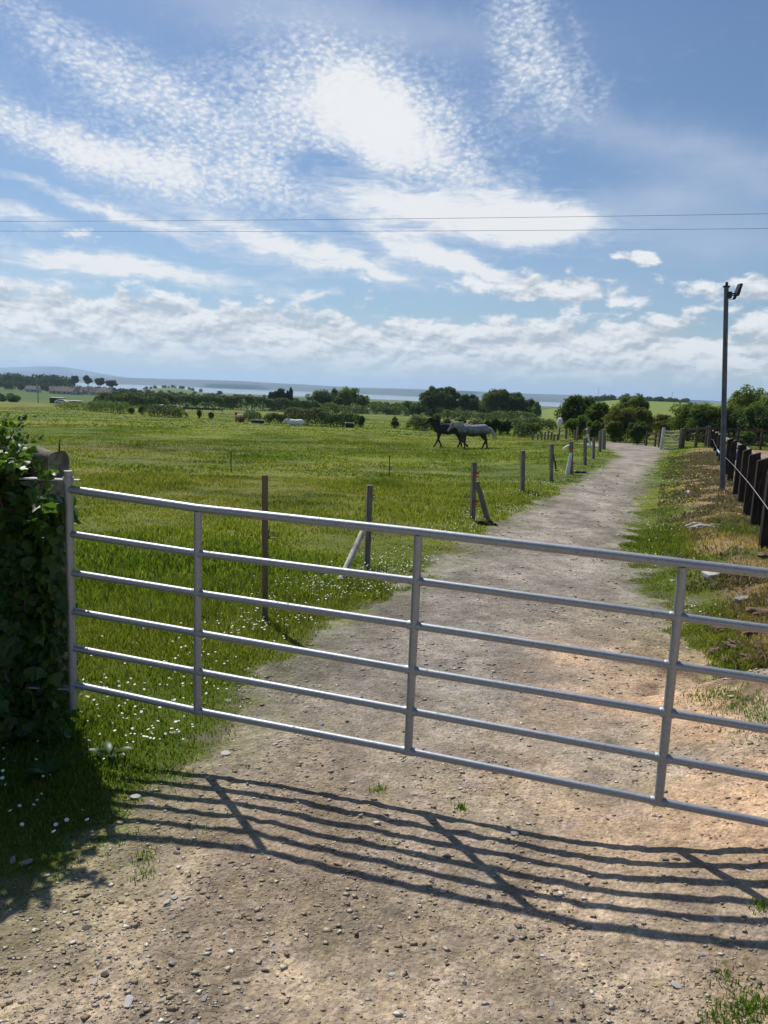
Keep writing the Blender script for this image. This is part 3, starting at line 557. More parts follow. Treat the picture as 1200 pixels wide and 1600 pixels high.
# ------------------------------------------------------------------ stone gate pillar
def pillar():
    t = empty('gate_pillar', (-1.745, 3.93, 0), R(150), 'weathered round-topped stone gate pillar half buried in ivy', 'pillar')
    L, Wd, H = .19, .125, 1.455; n = 14; prof = [(-Wd / 2, 0), (Wd / 2, 0)] + [(Wd / 2 * math.cos(a), H - Wd / 2 * 1.0 + Wd / 2 * math.sin(a)) for a in np.linspace(0, math.pi, n)]
    V = []; N = len(prof); xsn = np.linspace(-L / 2, L / 2, 12)
    for i, xx in enumerate(xsn):
        for (u, v) in prof: V.append((xx, u + .004 * math.sin(xx * 31 + v * 19), v + .008 * math.sin(xx * 23 + u * 40)))
    Fs = [(i * N + j, i * N + (j + 1) % N, (i + 1) * N + (j + 1) % N, (i + 1) * N + j) for i in range(11) for j in range(N)] + [tuple(range(N))[::-1], tuple(11 * N + j for j in range(N))]
    mb = MB(); mb.add(V, Fs); mb.build('stone_shaft', M_conc, t, True)
    mb = MB(); mb.box((-.05, 0, 1.335), (.03, .137, .04)); mb.box((-.12, 0, 1.335), (.13, .012, .04)); mb.build('strap', M_galv, t)
pillar()
# ------------------------------------------------------------------ leaves
LEAF = np.array([(0, 0, 0), (.42, .10, .06), (.50, .42, .10), (.22, .62, .04), (0, 1.0, -.08), (-.22, .62, .04), (-.50, .42, .10), (-.42, .10, .06), (0, .45, -.03)])
LF = np.array([(8, 0, 1), (8, 1, 2), (8, 2, 3), (8, 3, 4), (8, 4, 5), (8, 5, 6), (8, 6, 7), (8, 7, 0)])
def frames(nrm, r):
    nrm = nrm / (np.linalg.norm(nrm, axis=1)[:, None] + 1e-9); a = r.normal(0, 1, nrm.shape); u = np.cross(nrm, a); u /= np.linalg.norm(u, axis=1)[:, None] + 1e-9; v = np.cross(nrm, u); return u, v, nrm
def shaped_leaves(name, C, nrm, s, mt, parent, sd, down=False):
    r = np.random.default_rng(sd); u, v, w = frames(nrm, r)
    if down:
        g = np.array([0, 0, -1.]) + r.normal(0, .35, C.shape); v = g - w * (g * w).sum(1)[:, None]; v /= np.linalg.norm(v, axis=1)[:, None]; u = np.cross(v, w)
    V = C[:, None] + s[:, None, None] * (LEAF[None, :, 0:1] * u[:, None] + LEAF[None, :, 1:2] * v[:, None] + LEAF[None, :, 2:3] * w[:, None] * r.uniform(-1, 2, (len(C), 1, 1)))
    i = (np.arange(len(C)) * 9)[:, None, None]
    return npmesh(name, V.reshape(-1, 3), [(LF[None] + i).reshape(-1, 3)], mt, parent)
def quad_leaves(name, C, nrm, s, mt, parent, sd, asp=.7):
    r = np.random.default_rng(sd); u, v, w = frames(nrm, r); s = s[:, None]
    V = np.stack([C - u * s * asp * .5, C - v * s * .5 + w * s * .12, C + u * s * asp * .5, C + v * s * .5 + w * s * .12], 1)
    i = (np.arange(len(C)) * 4)[:, None]; return npmesh(name, V.reshape(-1, 3), [i + [0, 1, 2], i + [0, 2, 3]], mt, parent)
def ivy_hedge():
    t = empty('ivy_hedge', (-2.27, 3.9, 0), 0, 'dense ivy and bramble hedge at the left beside the gate pillar', 'hedge')
    O = np.array([-2.27, 3.9, 0]); r = np.random.default_rng(3)
    # dark interior of old stems
    mb = MB()
    for k in range(70):
        a = np.array([r.uniform(-.8, .42), r.uniform(-.3, .5), 0]); p = [a]; 
        for q in range(5): p.append(p[-1] + [r.normal(0, .07), r.normal(0, .07), r.uniform(.15, .33)])
        mb.tube(p, [.012, .011, .009, .007, .005, .003], 6)
    mb.build('stem', M_bark, t, True)
    # ivy: leaf skin over a lumpy block and the pillar
    n = 20000; y = r.uniform(-.42, .75, n); x = r.uniform(-1.3, .70, n); z = r.uniform(0, 1.78, n)
    xe = x + .45 * y; hi = np.clip(1.78 - .34 * sst(xe, .15, .35) - .22 * sst(xe, .40, .55) + (fbm(x, y, .3, 3, 7) - .5) * .16, 0, 2)
    front = -.36 + .14 * fbm(x, z, .35, 3, 8) * 2 + .12 * sst(z, .9, 1.5) + .14 * sst(x, .25, .6)
    side = .67 + (fbm(y, z, .3, 3, 9) - .5) * .12
    z = np.minimum(z, hi)
    face = r.integers(0, 3, n); face = np.where(r.uniform(0, 1, n) < .45, 0, face)
    dp = r.exponential(.05, n)
    C = np.stack([x, y, z], 1); nr = np.zeros((n, 3))
    f0 = face == 0; C[f0, 1] = front[f0] + dp[f0]; nr[f0] = [0, -1, .25]
    f1 = face == 1; C[f1, 2] = hi[f1] - dp[f1]; nr[f1] = [0, -.2, 1]
    f2 = face == 2; C[f2, 0] = side[f2] - dp[f2]; C[f2, 1] = r.uniform(-.25, .28, f2.sum()); nr[f2] = [1, -.2, .2]
    nr += r.normal(0, .45, nr.shape); C[:, 1] = np.maximum(C[:, 1], -.5); 
    ok = (C[:, 2] > .02) & ~((C[:, 0] > .48) & (C[:, 2] > 1.30 + .05 * r.uniform(-1, 1, n))) & (C[:, 0] + O[0] < -(.432 + .03 * np.clip(fbm(C[:, 2], C[:, 1], .22, 3, 61) - .42, 0, 1) - .03 * r.uniform(0, 1, n) ** 5) * (C[:, 1] + O[1])); xe = C[:, 0] + .45 * C[:, 1]; ok &= C[:, 2] < 1.80 - .34 * sst(xe, .15, .35) - .22 * sst(xe, .40, .55)
    C, nr = C[ok], nr[ok]; s = r.uniform(.035, .085, len(C)) * np.where(r.uniform(0, 1, len(C)) < .25, .6, 1)
    shaped_leaves('ivy_leaves', C, nr, s, M_ivy, t, 4, True)
    # inner filler leaves so that the block is closed
    n = 11000; C = np.stack([r.uniform(-1.3, .6, n), r.uniform(-.2, .6, n), r.uniform(0, 1.6, n)], 1); C = C[(C[:, 2] < 1.66 - .34 * sst(C[:, 0] + .45 * C[:, 1], .12, .32) - .20 * sst(C[:, 0] + .45 * C[:, 1], .38, .5)) & (C[:, 0] + O[0] < -.445 * (C[:, 1] + O[1]))]
    quad_leaves('inner_leaves', C, r.normal(0, 1, C.shape), r.uniform(.06, .12, len(C)), M_ivy, t, 5)
    # bramble and hawthorn shoots on top at the left
    n = 6500; x = r.uniform(-1.3, .60, n); z = r.uniform(.95, 1.72, n) ; y = r.uniform(-.45, .2, n); xe = x + .45 * y; top = 1.74 - .28 * sst(xe, .12, .34) - .16 * sst(xe, .36, .48) + (fbm(x, y, .2, 3, 17) - .5) * .2
    C = np.stack([x, y, np.minimum(z, top)], 1); C = C[(C[:, 2] > 1.0 + .3 * fbm(C[:, 0], C[:, 1], .3, 2, 5) + .25 * sst(C[:, 0], .1, .5)) & (C[:, 0] + O[0] < -.448 * (C[:, 1] + O[1]))]
    nr = r.normal(0, .7, C.shape) + [0, -.3, 1]; shaped_leaves('bramble_leaves', C, nr, r.uniform(.022, .05, len(C)), M_bram, t, 6)
    sm = MB(); LC = []; 
    for (px, py, tx, ty, dpt) in ((0, 720, 42, 648, 3.75), (10, 740, 62, 676, 3.6), (20, 760, 30, 668, 3.7), (0, 700, 8, 665, 3.5), (30, 740, 66, 725, 3.55), (0, 690, 20, 660, 3.8), (60, 780, 80, 735, 3.5)):
        a = At(px, py, dpt) - O; b_ = At(tx, ty, dpt) - O; mid = (a + b_) / 2 + [0, 0, .03]; sm.tube([a, mid, b_], [.004, .003, .0015], 5)
        for q in np.linspace(.15, 1, 26):
            c = a * (1 - q) + b_ * q; LC.append(c + r.normal(0, .018, 3) + [0, 0, .012 * (1 - (2 * q - 1) ** 2)])
    sm.build('shoot', M_bark, t, True); LC = np.array(LC); shaped_leaves('shoot_leaves', LC, r.normal(0, .7, LC.shape) + [0, -.3, .8], r.uniform(.022, .045, len(LC)), M_bram, t, 7)
ivy_hedge()
# dock plant and rank growth at the hedge foot
def dock(px, py, n, s, sd, label):
    g = G(px, py); t = empty('dock_plant', g, 0, label, 'plant'); r = np.random.default_rng(sd)
    mb = MB()
    for k in range(n):
        a = r.uniform(0, 6.28); L = s * r.uniform(.7, 1.2); w = L * .32; u = np.array([math.cos(a), math.sin(a), 0]); v = np.array([-math.sin(a), math.cos(a), 0]); lift = r.uniform(.5, 1.1); V = []; 
        for i, q in enumerate(np.linspace(0, 1, 7)):
            c = u * L * q + np.array([0, 0, L * lift * q * (1 - .62 * q)]) + [0, 0, .01]; ww = w * math.sin(math.pi * min(1, .12 + q * .88)) ** .7 * .5 + .002
            V += [c - v * ww + [0, 0, ww * .35], c, c + v * ww + [0, 0, ww * .35]]
        mb.add(V, [(i * 3 + j, i * 3 + j + 1, i * 3 + j + 4, i * 3 + j + 3) for i in range(6) for j in range(2)])
    mb.build('dock_leaves', M_ivy, t, True)
    mb = MB(); mb.tube([(0, 0, 0), (.01, 0, s * .4), (.03, .01, s * .75)], [.006, .004, .002], 6); mb.build('stalk', M_bark, t, True)
dock(172, 1185, 5, .105, 1, 'broad leaved dock plant on the sunlit edge of the hedge shade')
dock(75, 1215, 6, .12, 2, 'broad leaved dock plant deep in the hedge shade')
# ------------------------------------------------------------------ trees, bushes, hedges
def crown_points(n, c, rad, sd, nclump=26, clr=.34, flat=1.0, hollow=.55):
    r = np.random.default_rng(sd); rad = np.array(rad); D = r.normal(0, 1, (nclump, 3)); D /= np.linalg.norm(D, axis=1)[:, None]; D[:, 2] = np.where(D[:, 2] < -.55, -D[:, 2], D[:, 2])
    Q = D * r.uniform(hollow, .92, (nclump, 1)); cr = clr * r.uniform(.6, 1.25, nclump); k = r.integers(0, nclump, n)
    o = r.normal(0, 1, (n, 3)); o /= np.linalg.norm(o, axis=1)[:, None]; o = o * r.uniform(.25, 1, (n, 1)) ** .6
    P = (Q[k] + o * cr[k][:, None]); nr = o + r.normal(0, .5, o.shape) + [0, 0, .25]
    return P * rad + np.array(c), nr * (1 / rad) * rad.mean(), Q * rad + np.array(c)
def tree(px, py, depth, hgt, wid, mt, label, n=3500, ls=.3, sd=0, trunk=.22, name='tree', cat='tree', group=None, base=None, th=None, bot=.18, nc=26, clr=.34, zlift=0, asp=.8):
    g = P3(*HP(px, depth))
    t = empty(name, g, 0, label, cat, group); r = np.random.default_rng(sd + 100)
    cz = hgt * (.5 + bot / 2); rad = (wid / 2 * .80, wid / 2 * .75, hgt * (1 - bot) / 2 * .80); n = int(n * 1.25)
    C, nr, Q = crown_points(n, (0, 0, cz), rad, sd, nc, clr); C[:, 2] = np.maximum(C[:, 2], .05); ok = C[:, 2] < hgt * 1.04; C, nr = C[ok], nr[ok]; m = int(n * .30); o = r.normal(0, 1, (m, 3)); o /= np.linalg.norm(o, axis=1)[:, None]; lowf = o * r.uniform(.2, .8, (m, 1)) * np.array(rad) + [0, 0, cz]; lowf[:, 2] = np.where(r.uniform(0, 1, m) < .35, r.uniform(.02, .5, m) * hgt, lowf[:, 2]) if bot < .1 else lowf[:, 2]
    C = np.concatenate([C, lowf]); nr = np.concatenate([nr, r.normal(0, .6, lowf.shape) + o])
    quad_leaves('crown', C, nr, r.uniform(.6, 1.3, len(C)) * ls, mt, t, sd, asp)
    mb = MB(); tr = th or max(.05, hgt * .022); top = cz + hgt * .12; mb.tube([(0, 0, -.3), (.02 * hgt, 0, cz * .5), (0, .01 * hgt, cz), (.01 * hgt, 0, top)], [tr * 1.3, tr, tr * .7, tr * .3], 8)
    for q in Q[:: 2]:
        s0 = np.array([0, 0, cz * r.uniform(.35, .9)]); mb.tube([s0, (s0 + q) / 2 + [0, 0, -.03 * hgt], q], [tr * .45, tr * .3, tr * .1], 5)
    mb.build('trunk', M_bark, t, True); return t
def HP(px, depth): p = At(px, 640, depth); return p[:2]
def hedge(p0, p1, hgt, thick, mt, label, n=4000, ls=.25, sd=0, lump=.35, name='hedge', group=None, kind_=None, gap=0., cat='hedge'):
    p0 = np.array(p0, float)[:2]; p1 = np.array(p1, float)[:2]; L = np.linalg.norm(p1 - p0); u = (p1 - p0) / L; v = np.array([-u[1], u[0]]); g = P3(*((p0 + p1) / 2)); r = np.random.default_rng(sd)
    t = empty(name, g, 0, label, cat, group); s = r.uniform(0, 1, n); q = r.uniform(-1, 1, n); top = hgt * (1 - lump + 2 * lump * fbm(s * L, q * 0, hgt * .9, 3, sd)); top = top * np.minimum(1, (.35 + np.minimum(s, 1 - s) * L / (hgt * .5)))
    if gap: k = fbm(s * L, s * 0, hgt * 1.2, 2, sd + 5) > gap; s, q, top = s[k], q[k], top[k]; n = len(s)
    z = top * np.sqrt(r.uniform(0, 1, n)); wv = thick / 2 * (.75 + .5 * fbm(s * L, z, hgt * .5, 2, sd + 9)) * (1 - .4 * (z / hgt) ** 2); q = np.sign(q) * np.abs(q) ** .5
    xy = p0[None] + u[None] * (s * L)[:, None] + v[None] * (q * wv)[:, None]; zz = zfn(xy[:, 0], xy[:, 1]) + z
    C = np.stack([xy[:, 0], xy[:, 1], zz], 1) + r.normal(0, ls * .3, (n, 3)) - g; nr = r.normal(0, .6, (n, 3)) + np.stack([v[0] * q, v[1] * q, .3 + z / hgt], 1)
    quad_leaves('foliage', C, nr, r.uniform(.6, 1.3, n) * ls, mt, t, sd, .8)
    mb = MB(); m = max(2, int(L / (hgt * .8)))
    for i in range(min(m, 60)):
        c = p0 + u * L * (i + .5) / m; zb = float(zfn(np.array([c[0]]), np.array([c[1]]))[0]); c = np.array([c[0], c[1], zb]) - g; mb.tube([c - [0, 0, .1], c + [r.normal(0, .1), 0, hgt * .35], c + [r.normal(0, .25), r.normal(0, .2), hgt * .6]], [hgt * .03, hgt * .022, hgt * .008], 5)
    rt_ = [p0 + u * L * q for q in np.linspace(.02, .98, 12)]; mb.tube([np.array([c[0], c[1], float(zfn(np.array([c[0]]), np.array([c[1]]))[0]) + .02]) - g for c in rt_], hgt * .03, 5); mb.build('stems', M_bark, t); return t
def HP(px, depth): p = At(px, 640, depth); return p[:2]
# row of mature trees across the middle
tree(676, 0, 205, 9.0, 8.6, M_leafd, 'dark rounded tree at the left end of the middle row, behind the black horse', 5200, .42, 11, bot=.08)
tree(700, 0, 212, 9.2, 8.4, M_leafd, 'tall dark tree second in the middle row, its crown touching its left neighbour', 5200, .42, 12, bot=.08)
tree(730, 0, 214, 7.6, 7.6, M_leafd, 'lower dark tree between the tall tree and the pale topped tree', 4200, .42, 13, bot=.06)
tree(775, 0, 208, 9.4, 10.5, M_leafm, 'broad pale-topped tree above the grey horse', 6500, .42, 14, bot=.05)
tree(801, 0, 206, 8.0, 8.4, M_leafd, 'dark spreading tree at the right shoulder of the broad pale-topped tree', 4500, .42, 15, bot=.05)
tree(826, 0, 204, 6.2, 5.6, M_leafd, 'small dark tree near the right end of the middle row', 2600, .4, 16, bot=.05)
tree(838, 0, 200, 5.4, 3.6, M_leafp, 'thin feathery pale tree ending the middle row', 1300, .34, 17, bot=.02)
tree(756, 0, 222, 6.0, 8, M_leafd, 'dark low tree glimpsed behind the broad pale-topped tree', 2600, .42, 18, bot=.02)
hedge(HP(690, 198), HP(842, 190), 2.0, 3, M_leafm, 'low green undergrowth at the foot of the middle trees', 3500, .35, 19)
tree(655, 0, 225, 4.6, 7, M_leafm, 'low green bush at the left foot of the middle row', 1800, .4, 20, bot=.0, name='bush', cat='bush')
# trees left of centre
tree(437, 0, 270, 8.6, 6.8, M_con, 'very dark conifer above the long hedge', 3800, .42, 31, bot=.0, nc=40, clr=.26)
tree(427, 0, 274, 7.6, 6.2, M_con, 'dark conifer joined to the left side of its taller neighbour', 2600, .42, 32, bot=.0, nc=30, clr=.26)
tree(452, 0, 272, 8.8, 4.2, M_con, 'narrow dark conifer at the right of its group', 2200, .4, 33, bot=.0, nc=30, clr=.26)
tree(505, 0, 240, 7.6, 12, M_leafd, 'broad dull green tree behind the long hedge', 4200, .45, 34, bot=.0)
tree(523, 0, 246, 8.2, 4.4, M_leafd, 'narrow dark tree beside the pale willow', 2400, .4, 35, bot=.0)
tree(545, 0, 238, 8.9, 10, M_leafp, 'pale feathery willow left of centre', 3600, .42, 36, bot=.04, clr=.3)
tree(566, 0, 236, 6.4, 6.2, M_leafp, 'pale shrubby tree on the right of the willow', 2400, .4, 37, bot=.0)
tree(527, 0, 232, 5.4, 5.2, M_leafd, 'dark bush below the pale willow', 2000, .4, 38, bot=.0, name='bush', cat='bush')
tree(588, 0, 240, 4.6, 6.0, M_leafm, 'grey green shrub among the scrub right of the willow', 1500, .4, 39, bot=.0, name='bush', cat='bush')
tree(617, 0, 245, 4.2, 6.4, M_leafd, 'dark shrub in the scrub between willow and middle trees', 1500, .4, 40, bot=.0, name='bush', cat='bush')
tree(606, 0, 222, 2.4, 4.2, M_leafd, 'small black green bush at the edge of the far pasture', 900, .34, 41, bot=.0, name='bush', cat='bush')
tree(637, 0, 238, 5.6, 5.0, M_leafm, 'mid green shrub just left of the middle trees', 1500, .4, 42, bot=.0, name='bush', cat='bush')
# the long hedge and shorter hedges of the paddocks
hedge(HP(175, 196), HP(500, 208), 3.4, 3, M_leafd, 'long dark hedge crossing behind the two piebald horses', 15000, .38, 51, .28)
hedge(HP(148, 180), HP(260, 190), 3.0, 4, M_leafd, 'thick bushy hedge left of the piebald horses', 5000, .38, 52, .35)
hedge(HP(440, 222), HP(640, 222), 2.6, 4, M_leafm, 'green hedge at the far edge of the upper pasture', 5500, .36, 53, .35)
hedge(HP(92, 150), HP(150, 142), 1.5, 2.2, M_leafp, 'straggly pale hedge at the left end of the paddock', 1700, .26, 54, .4)
hedge(HP(140, 136), HP(196, 122), 1.75, 2, M_leafm, 'clipped green hedge left of the round bush', 2800, .24, 55, .3)
tree(205, 0, 120, 1.25, 1.5, M_leafm, 'small round bush between two hedge lengths', 900, .17, 56, bot=0, name='bush', cat='bush')
tree(222, 0, 116, 1.7, 1.5, M_leafm, 'upright bush next to the small round one', 1000, .17, 57, bot=0, name='bush', cat='bush')
hedge(HP(230, 114), HP(286, 108), 1.55, 1.8, M_leafd, 'short dark hedge in front of the piebald horses', 3200, .2, 58, .25)
tree(311, 0, 110, 1.35, 1.0, M_leafm, 'small upright bush on its own in the paddock', 800, .15, 59, bot=0, name='bush', cat='bush')
tree(330, 0, 106, 1.0, 1.1, M_leafd, 'little dark bush beside a white stake', 700, .14, 60, bot=0, name='bush', cat='bush')
hedge(HP(384, 100), HP(404, 97), 1.25, 1.5, M_leafd, 'dark bush behind the chestnut horse', 1500, .16, 61, .25, name='bush', cat='bush')
hedge(HP(415, 96), HP(446, 95), 1.2, 1.5, M_leafd, 'dark bush left of the white horse', 1800, .16, 62, .3, name='bush', cat='bush')
hedge(HP(448, 97), HP(560, 88), 1.9, 1.9, M_leafd, 'dark hedge rising behind the white horse', 8500, .19, 63, .28)
tree(565, 0, 87, 1.45, 1.0, M_leafd, 'small bush closing the right end of the dark hedge', 900, .15, 64, bot=0, name='bush', cat='bush')
tree(618, 0, 86, 1.35, 1.15, M_leafm, 'round bush alone in the middle of the pasture', 1200, .14, 65, bot=0, name='bush', cat='bush')
hedge(HP(644, 84), HP(672, 82), 1.5, 1.6, M_leafm, 'dark bush behind the head of the black horse', 2400, .16, 66, .3, name='bush', cat='bush')
tree(683, 0, 84, 2.2, 1.6, M_leafm, 'conical bush rising over the black horse', 1200, .15, 67, bot=0, name='bush', cat='bush')
tree(699, 0, 84, 1.6, 1.8, M_leafm, 'round pale bush behind the black horse', 1200, .15, 68, bot=0, name='bush', cat='bush')
tree(720, 0, 83, 2.0, 1.7, M_leafm, 'tall round bush above the grey horse withers', 1400, .15, 69, bot=0, name='bush', cat='bush')
hedge(HP(733, 82), HP(762, 80), 1.3, 1.4, M_leafd, 'low dark bush behind the grey horse', 1800, .16, 70, .3, name='bush', cat='bush')
for px, w_, h_, lb in ((765, 1.1, 1.6, 'first of the four dark bushes right of the grey horse'), (775, .9, 1.7, 'second of the four dark bushes right of the grey horse'), (785, 1.0, 1.5, 'third of the four dark bushes right of the grey horse'), (795, 1.0, 1.5, 'fourth of the four dark bushes right of the grey horse')):
    tree(px, 0, 74, h_, w_ * 1.1, M_leafd, lb, 1300, .14, int(px), bot=0, name='bush', cat='bush', group='dark bushes right of the grey horse')
hedge(HP(812, 62), HP(842, 60), 1.05, 1.2, M_leafd, 'low dark bush behind the short palings', 2600, .12, 75, .3, name='bush', cat='bush')
hedge(HP(800, 100), HP(868, 96), 1.4, 2, M_leafm, 'green scrub at the right of the far pasture', 2400, .2, 76, .3)
# right-hand thicket, hawthorn and trees
tree(902, 0, 72, 4.2, 4.6, M_leafd, 'dark round hawthorn behind the white sack', 8000, .17, 81, bot=0, nc=40)
tree(938, 0, 58, 2.9, 2.6, M_leafm, 'leafy green shrub beside the track bend', 4500, .13, 82, bot=0, nc=30)
tree(905, 0, 56, 1.9, 2.2, M_leafm, 'bright green shrub behind the far fence posts', 3000, .12, 83, bot=0, nc=30, name='bush', cat='bush')
tree(972, 0, 52, 2.6, 2.9, M_leafb, 'olive brown leafy thicket at the end of the track', 6000, .12, 84, bot=0, nc=34)
tree(1000, 0, 54, 2.7, 2.5, M_leafb, 'olive shrub at the right of the thicket by the track end', 4500, .12, 85, bot=0, nc=30)
tree(990, 0, 64, 3.9, 3.6, M_leafm, 'taller green tree behind the olive thicket', 5000, .16, 86, bot=0)
tree(1000, 0, 48, 1.55, 1.8, M_leafd, 'dark low hawthorn dotted with white blossom beside the track', 4200, .10, 87, bot=0, nc=26, name='bush', cat='bush')
tree(962, 0, 50, 1.5, 1.6, M_leafm, 'low green bush shading the track bend', 3200, .10, 88, bot=0, nc=26, name='bush', cat='bush')
tree(930, 0, 50, 1.5, 1.5, M_leafm, 'low leafy bush behind the post with the white arm', 3000, .10, 89, bot=0, nc=26, name='bush', cat='bush')
tree(1078, 0, 62, 3.35, 4.0, M_leafm, 'rounded green bush left of the lamp pole', 7000, .14, 91, bot=0, nc=40)
tree(1104, 0, 60, 3.15, 4.0, M_leafm, 'rounded green bush directly behind the lamp pole', 7000, .14, 92, bot=0, nc=40)
tree(1038, 0, 75, 2.4, 3.6, M_leafb, 'brownish hedge bush beyond the far gate', 3500, .16, 93, bot=0, name='bush', cat='bush')
tree(1168, 0, 78, 5.7, 5.2, M_leafp, 'tall pale green tree right of the lamp pole', 9000, .2, 94, bot=0, nc=40)
tree(1212, 0, 70, 5.0, 4.6, M_leafp, 'pale green tree cut by the right edge', 7000, .2, 95, bot=0, nc=40)
tree(1150, 0, 60, 3.1, 4.6, M_leafm, 'broad deep green bush below the tall pale tree', 8000, .14, 96, bot=0, nc=40)
tree(1192, 0, 58, 3.4, 4.0, M_leafm, 'deep green bush at the right edge behind the arena', 8000, .14, 97, bot=0, nc=40)
tree(1170, 0, 50, 1.4, 1.6, M_leafm, 'small light bush beside the arena rails', 2500, .1, 98, bot=0, nc=26, name='bush', cat='bush')
# far woods (masses) and named trees near the village
def wood(name, x0, x1, d0, d1, hgt, n, label, sd, ls=1.3, mt=None, ncl=60):
    r = np.random.default_rng(sd); a = r.uniform(x0, x1, ncl); d = r.uniform(d0, d1, ncl); hh = hgt * r.uniform(.7, 1.05, ncl); k = r.integers(0, ncl, n)
    c = np.array([HP(a[i], d[i]) for i in range(ncl)]); o = r.normal(0, 1, (n, 3)); o /= np.linalg.norm(o, axis=1)[:, None]; o *= r.uniform(.3, 1, (n, 1)) ** .5
    wv = hh[k] * .55; X_ = c[k, 0] + o[:, 0] * wv; Y_ = c[k, 1] + o[:, 1] * wv; Zg = zfn(c[:, 0], c[:, 1])[k]; Z_ = Zg + hh[k] * .5 + o[:, 2] * hh[k] * .5
    o_ = quad_leaves(name, np.stack([X_, Y_, Z_], 1), o + r.normal(0, .4, o.shape), r.uniform(.6, 1.3, n) * ls, mt or M_wood, None, sd, .9); return tag(o_, label, 'wood', kind='stuff')
wood('far_wood', -60, 112, 760, 900, 14, 16000, 'dark wood on the skyline at the far left', 1, 2.0)
wood('village_trees', -40, 240, 640, 700, 7, 9000, 'dark trees standing among the village houses', 2, 1.4)
wood('ridge_wood', 905, 1075, 720, 900, 7.5, 9000, 'dark wood along the ridge above the green hill', 3, 1.6)
wood('valley_scrub', 560, 720, 300, 620, 4.5, 12000, 'green scrub filling the valley below the estuary', 4, 1.1, M_leafm)
wood('valley_scrub', 180, 560, 300, 1100, 5.0, 16000, 'dull scrub and treetops between the long hedge and the estuary', 5, 1.3, M_wood, 120)
wood('knoll_trees', 225, 315, 1380, 1560, 6, 2500, 'dark trees around the low green knoll', 6, 1.8, None, 24)
wood('left_hedge', -40, 34, 262, 285, 3.2, 3000, 'dark hedge at the far left below the village', 7, .7, M_leafd, 16)
for px, w_, h_, lb in ((118, 9, 15, 'small dark umbrella shaped tree on the skyline above the village'), (138, 10, 16, 'round dark tree alone on the skyline above the village'), (157, 12, 15, 'wide dark tree on the skyline, left of a pair'), (174, 13, 13.5, 'wide dark tree on the skyline sloping toward the water')):
    tree(px, 0, 740, h_, w_, M_wood, lb, 1500, 1.3, int(px), bot=.35, clr=.42, nc=16)
tree(343, 0, 900, 8, 9, M_wood, 'lone dark tree in front of the estuary', 500, 1.1, 343, bot=.2)
# ------------------------------------------------------------------ far houses, sheds, vehicles
M_wall = simple('house_wall', (.42, .38, .33), (.55, .50, .44), .5, .9, bd=.01)
M_roof = simple('house_roof', (.11, .10, .095), (.17, .155, .145), .6, .9, bd=.02)
M_glass = simple('window_glass', (.03, .04, .05), (.05, .06, .07), 1., .2, spec=.6)
M_shedroof = simple('pale_shed_roof', (.60, .60, .56), (.74, .74, .70), .5, .7, bd=.01)
M_dark = simple('dark_boards', (.02, .018, .016), (.045, .04, .035), 2., .9, bd=.01)
def house(px, dep, L, D, hw, hr, rz, label, wm=None, rm=None, name='house'):
    c = HP(px, dep); t = empty(name, P3(*c) - [0, 0, .3], rz, label, 'house'); mb = MB(); mb.box((0, 0, hw / 2), (L, D, hw))
    mb.add([(-L / 2, -D / 2, hw), (-L / 2, D / 2, hw), (-L / 2, 0, hw + hr), (-L / 2 + .3, 0, hw + hr)], [(0, 1, 2)]); mb.add([(L / 2, -D / 2, hw), (L / 2, D / 2, hw), (L / 2, 0, hw + hr)], [(0, 1, 2)]); mb.build('wall', wm or M_wall, t)
    mb = MB(); e = .5; th = .22
    for s in (-1, 1):
        V = [(-L / 2 - e, s * (D / 2 + e), hw - hr * e / D * 2), (L / 2 + e, s * (D / 2 + e), hw - hr * e / D * 2), (L / 2 + e, 0, hw + hr), (-L / 2 - e, 0, hw + hr)]; V += [(a, b_, z + th) for a, b_, z in V]
        mb.add(V, [(0, 1, 2, 3), (4, 5, 6, 7), (0, 1, 5, 4), (1, 2, 6, 5), (2, 3, 7, 6), (3, 0, 4, 7)])
    rf = mb.build('roof', rm or M_roof, t); mb = MB(); mb.box((L * .28, 0, hw + hr + .4), (1.0, .7, 1.6)); mb.build('chimney', wm or M_wall, rf)
    for q in (-.3, 0.05, .3):
        mb = MB(); mb.box((L * q, -D / 2 - .03, hw * .55), (1.3, .08, 1.2)); mb.build('window', M_glass, t)
house(92, 610, 13, 9, 2.6, 3.2, .5, 'pale roofed house at the left of the village', None, M_roof)
house(106, 600, 14, 9, 2.6, 3.4, -.2, 'broad brown roofed bungalow at the edge of the green field')
house(118, 605, 11, 8, 2.6, 2.8, .2, 'small house right of the broad bungalow')
house(134, 640, 10, 8, 3.0, 3.2, .9, 'steep roofed house below the round tree')
house(152, 625, 12, 8, 2.8, 3.2, .5, 'white gabled house near the right of the village', M_shedroof)
house(166, 620, 13, 8, 2.8, 3.4, -.4, 'dark roofed house at the right end of the village')
house(53, 620, 10, 8, 2.4, 2.6, .1, 'little pale house half hidden by the far left wood', M_shedroof)
house(563, 262, 6, 4, 2.4, 1.2, .2, 'white house glimpsed through the willow', M_shedroof, M_shedroof)
def shed(px, dep, L, D, h, label):
    c = HP(px, dep); t = empty('shed', P3(*c), R(8), label, 'shed'); mb = MB(); mb.box((0, 0, h / 2), (L, D, h)); mb.build('wall', M_dark, t); mb = MB(); mb.box((0, 0, h + .12), (L + .3, D + .4, .22)); mb.build('roof', M_shedroof, t); mb = MB(); mb.box((L * .2, -D / 2 - .03, h * .42), (1.2, .06, h * .8)); mb.build('door', M_blackp, t)
shed(90, 268, 4.2, 3.5, 1.9, 'small black shed with a pale roof in the left field')
shed(112, 272, 6.6, 3.5, 1.0, 'long low shelter with a pale roof in the left field')
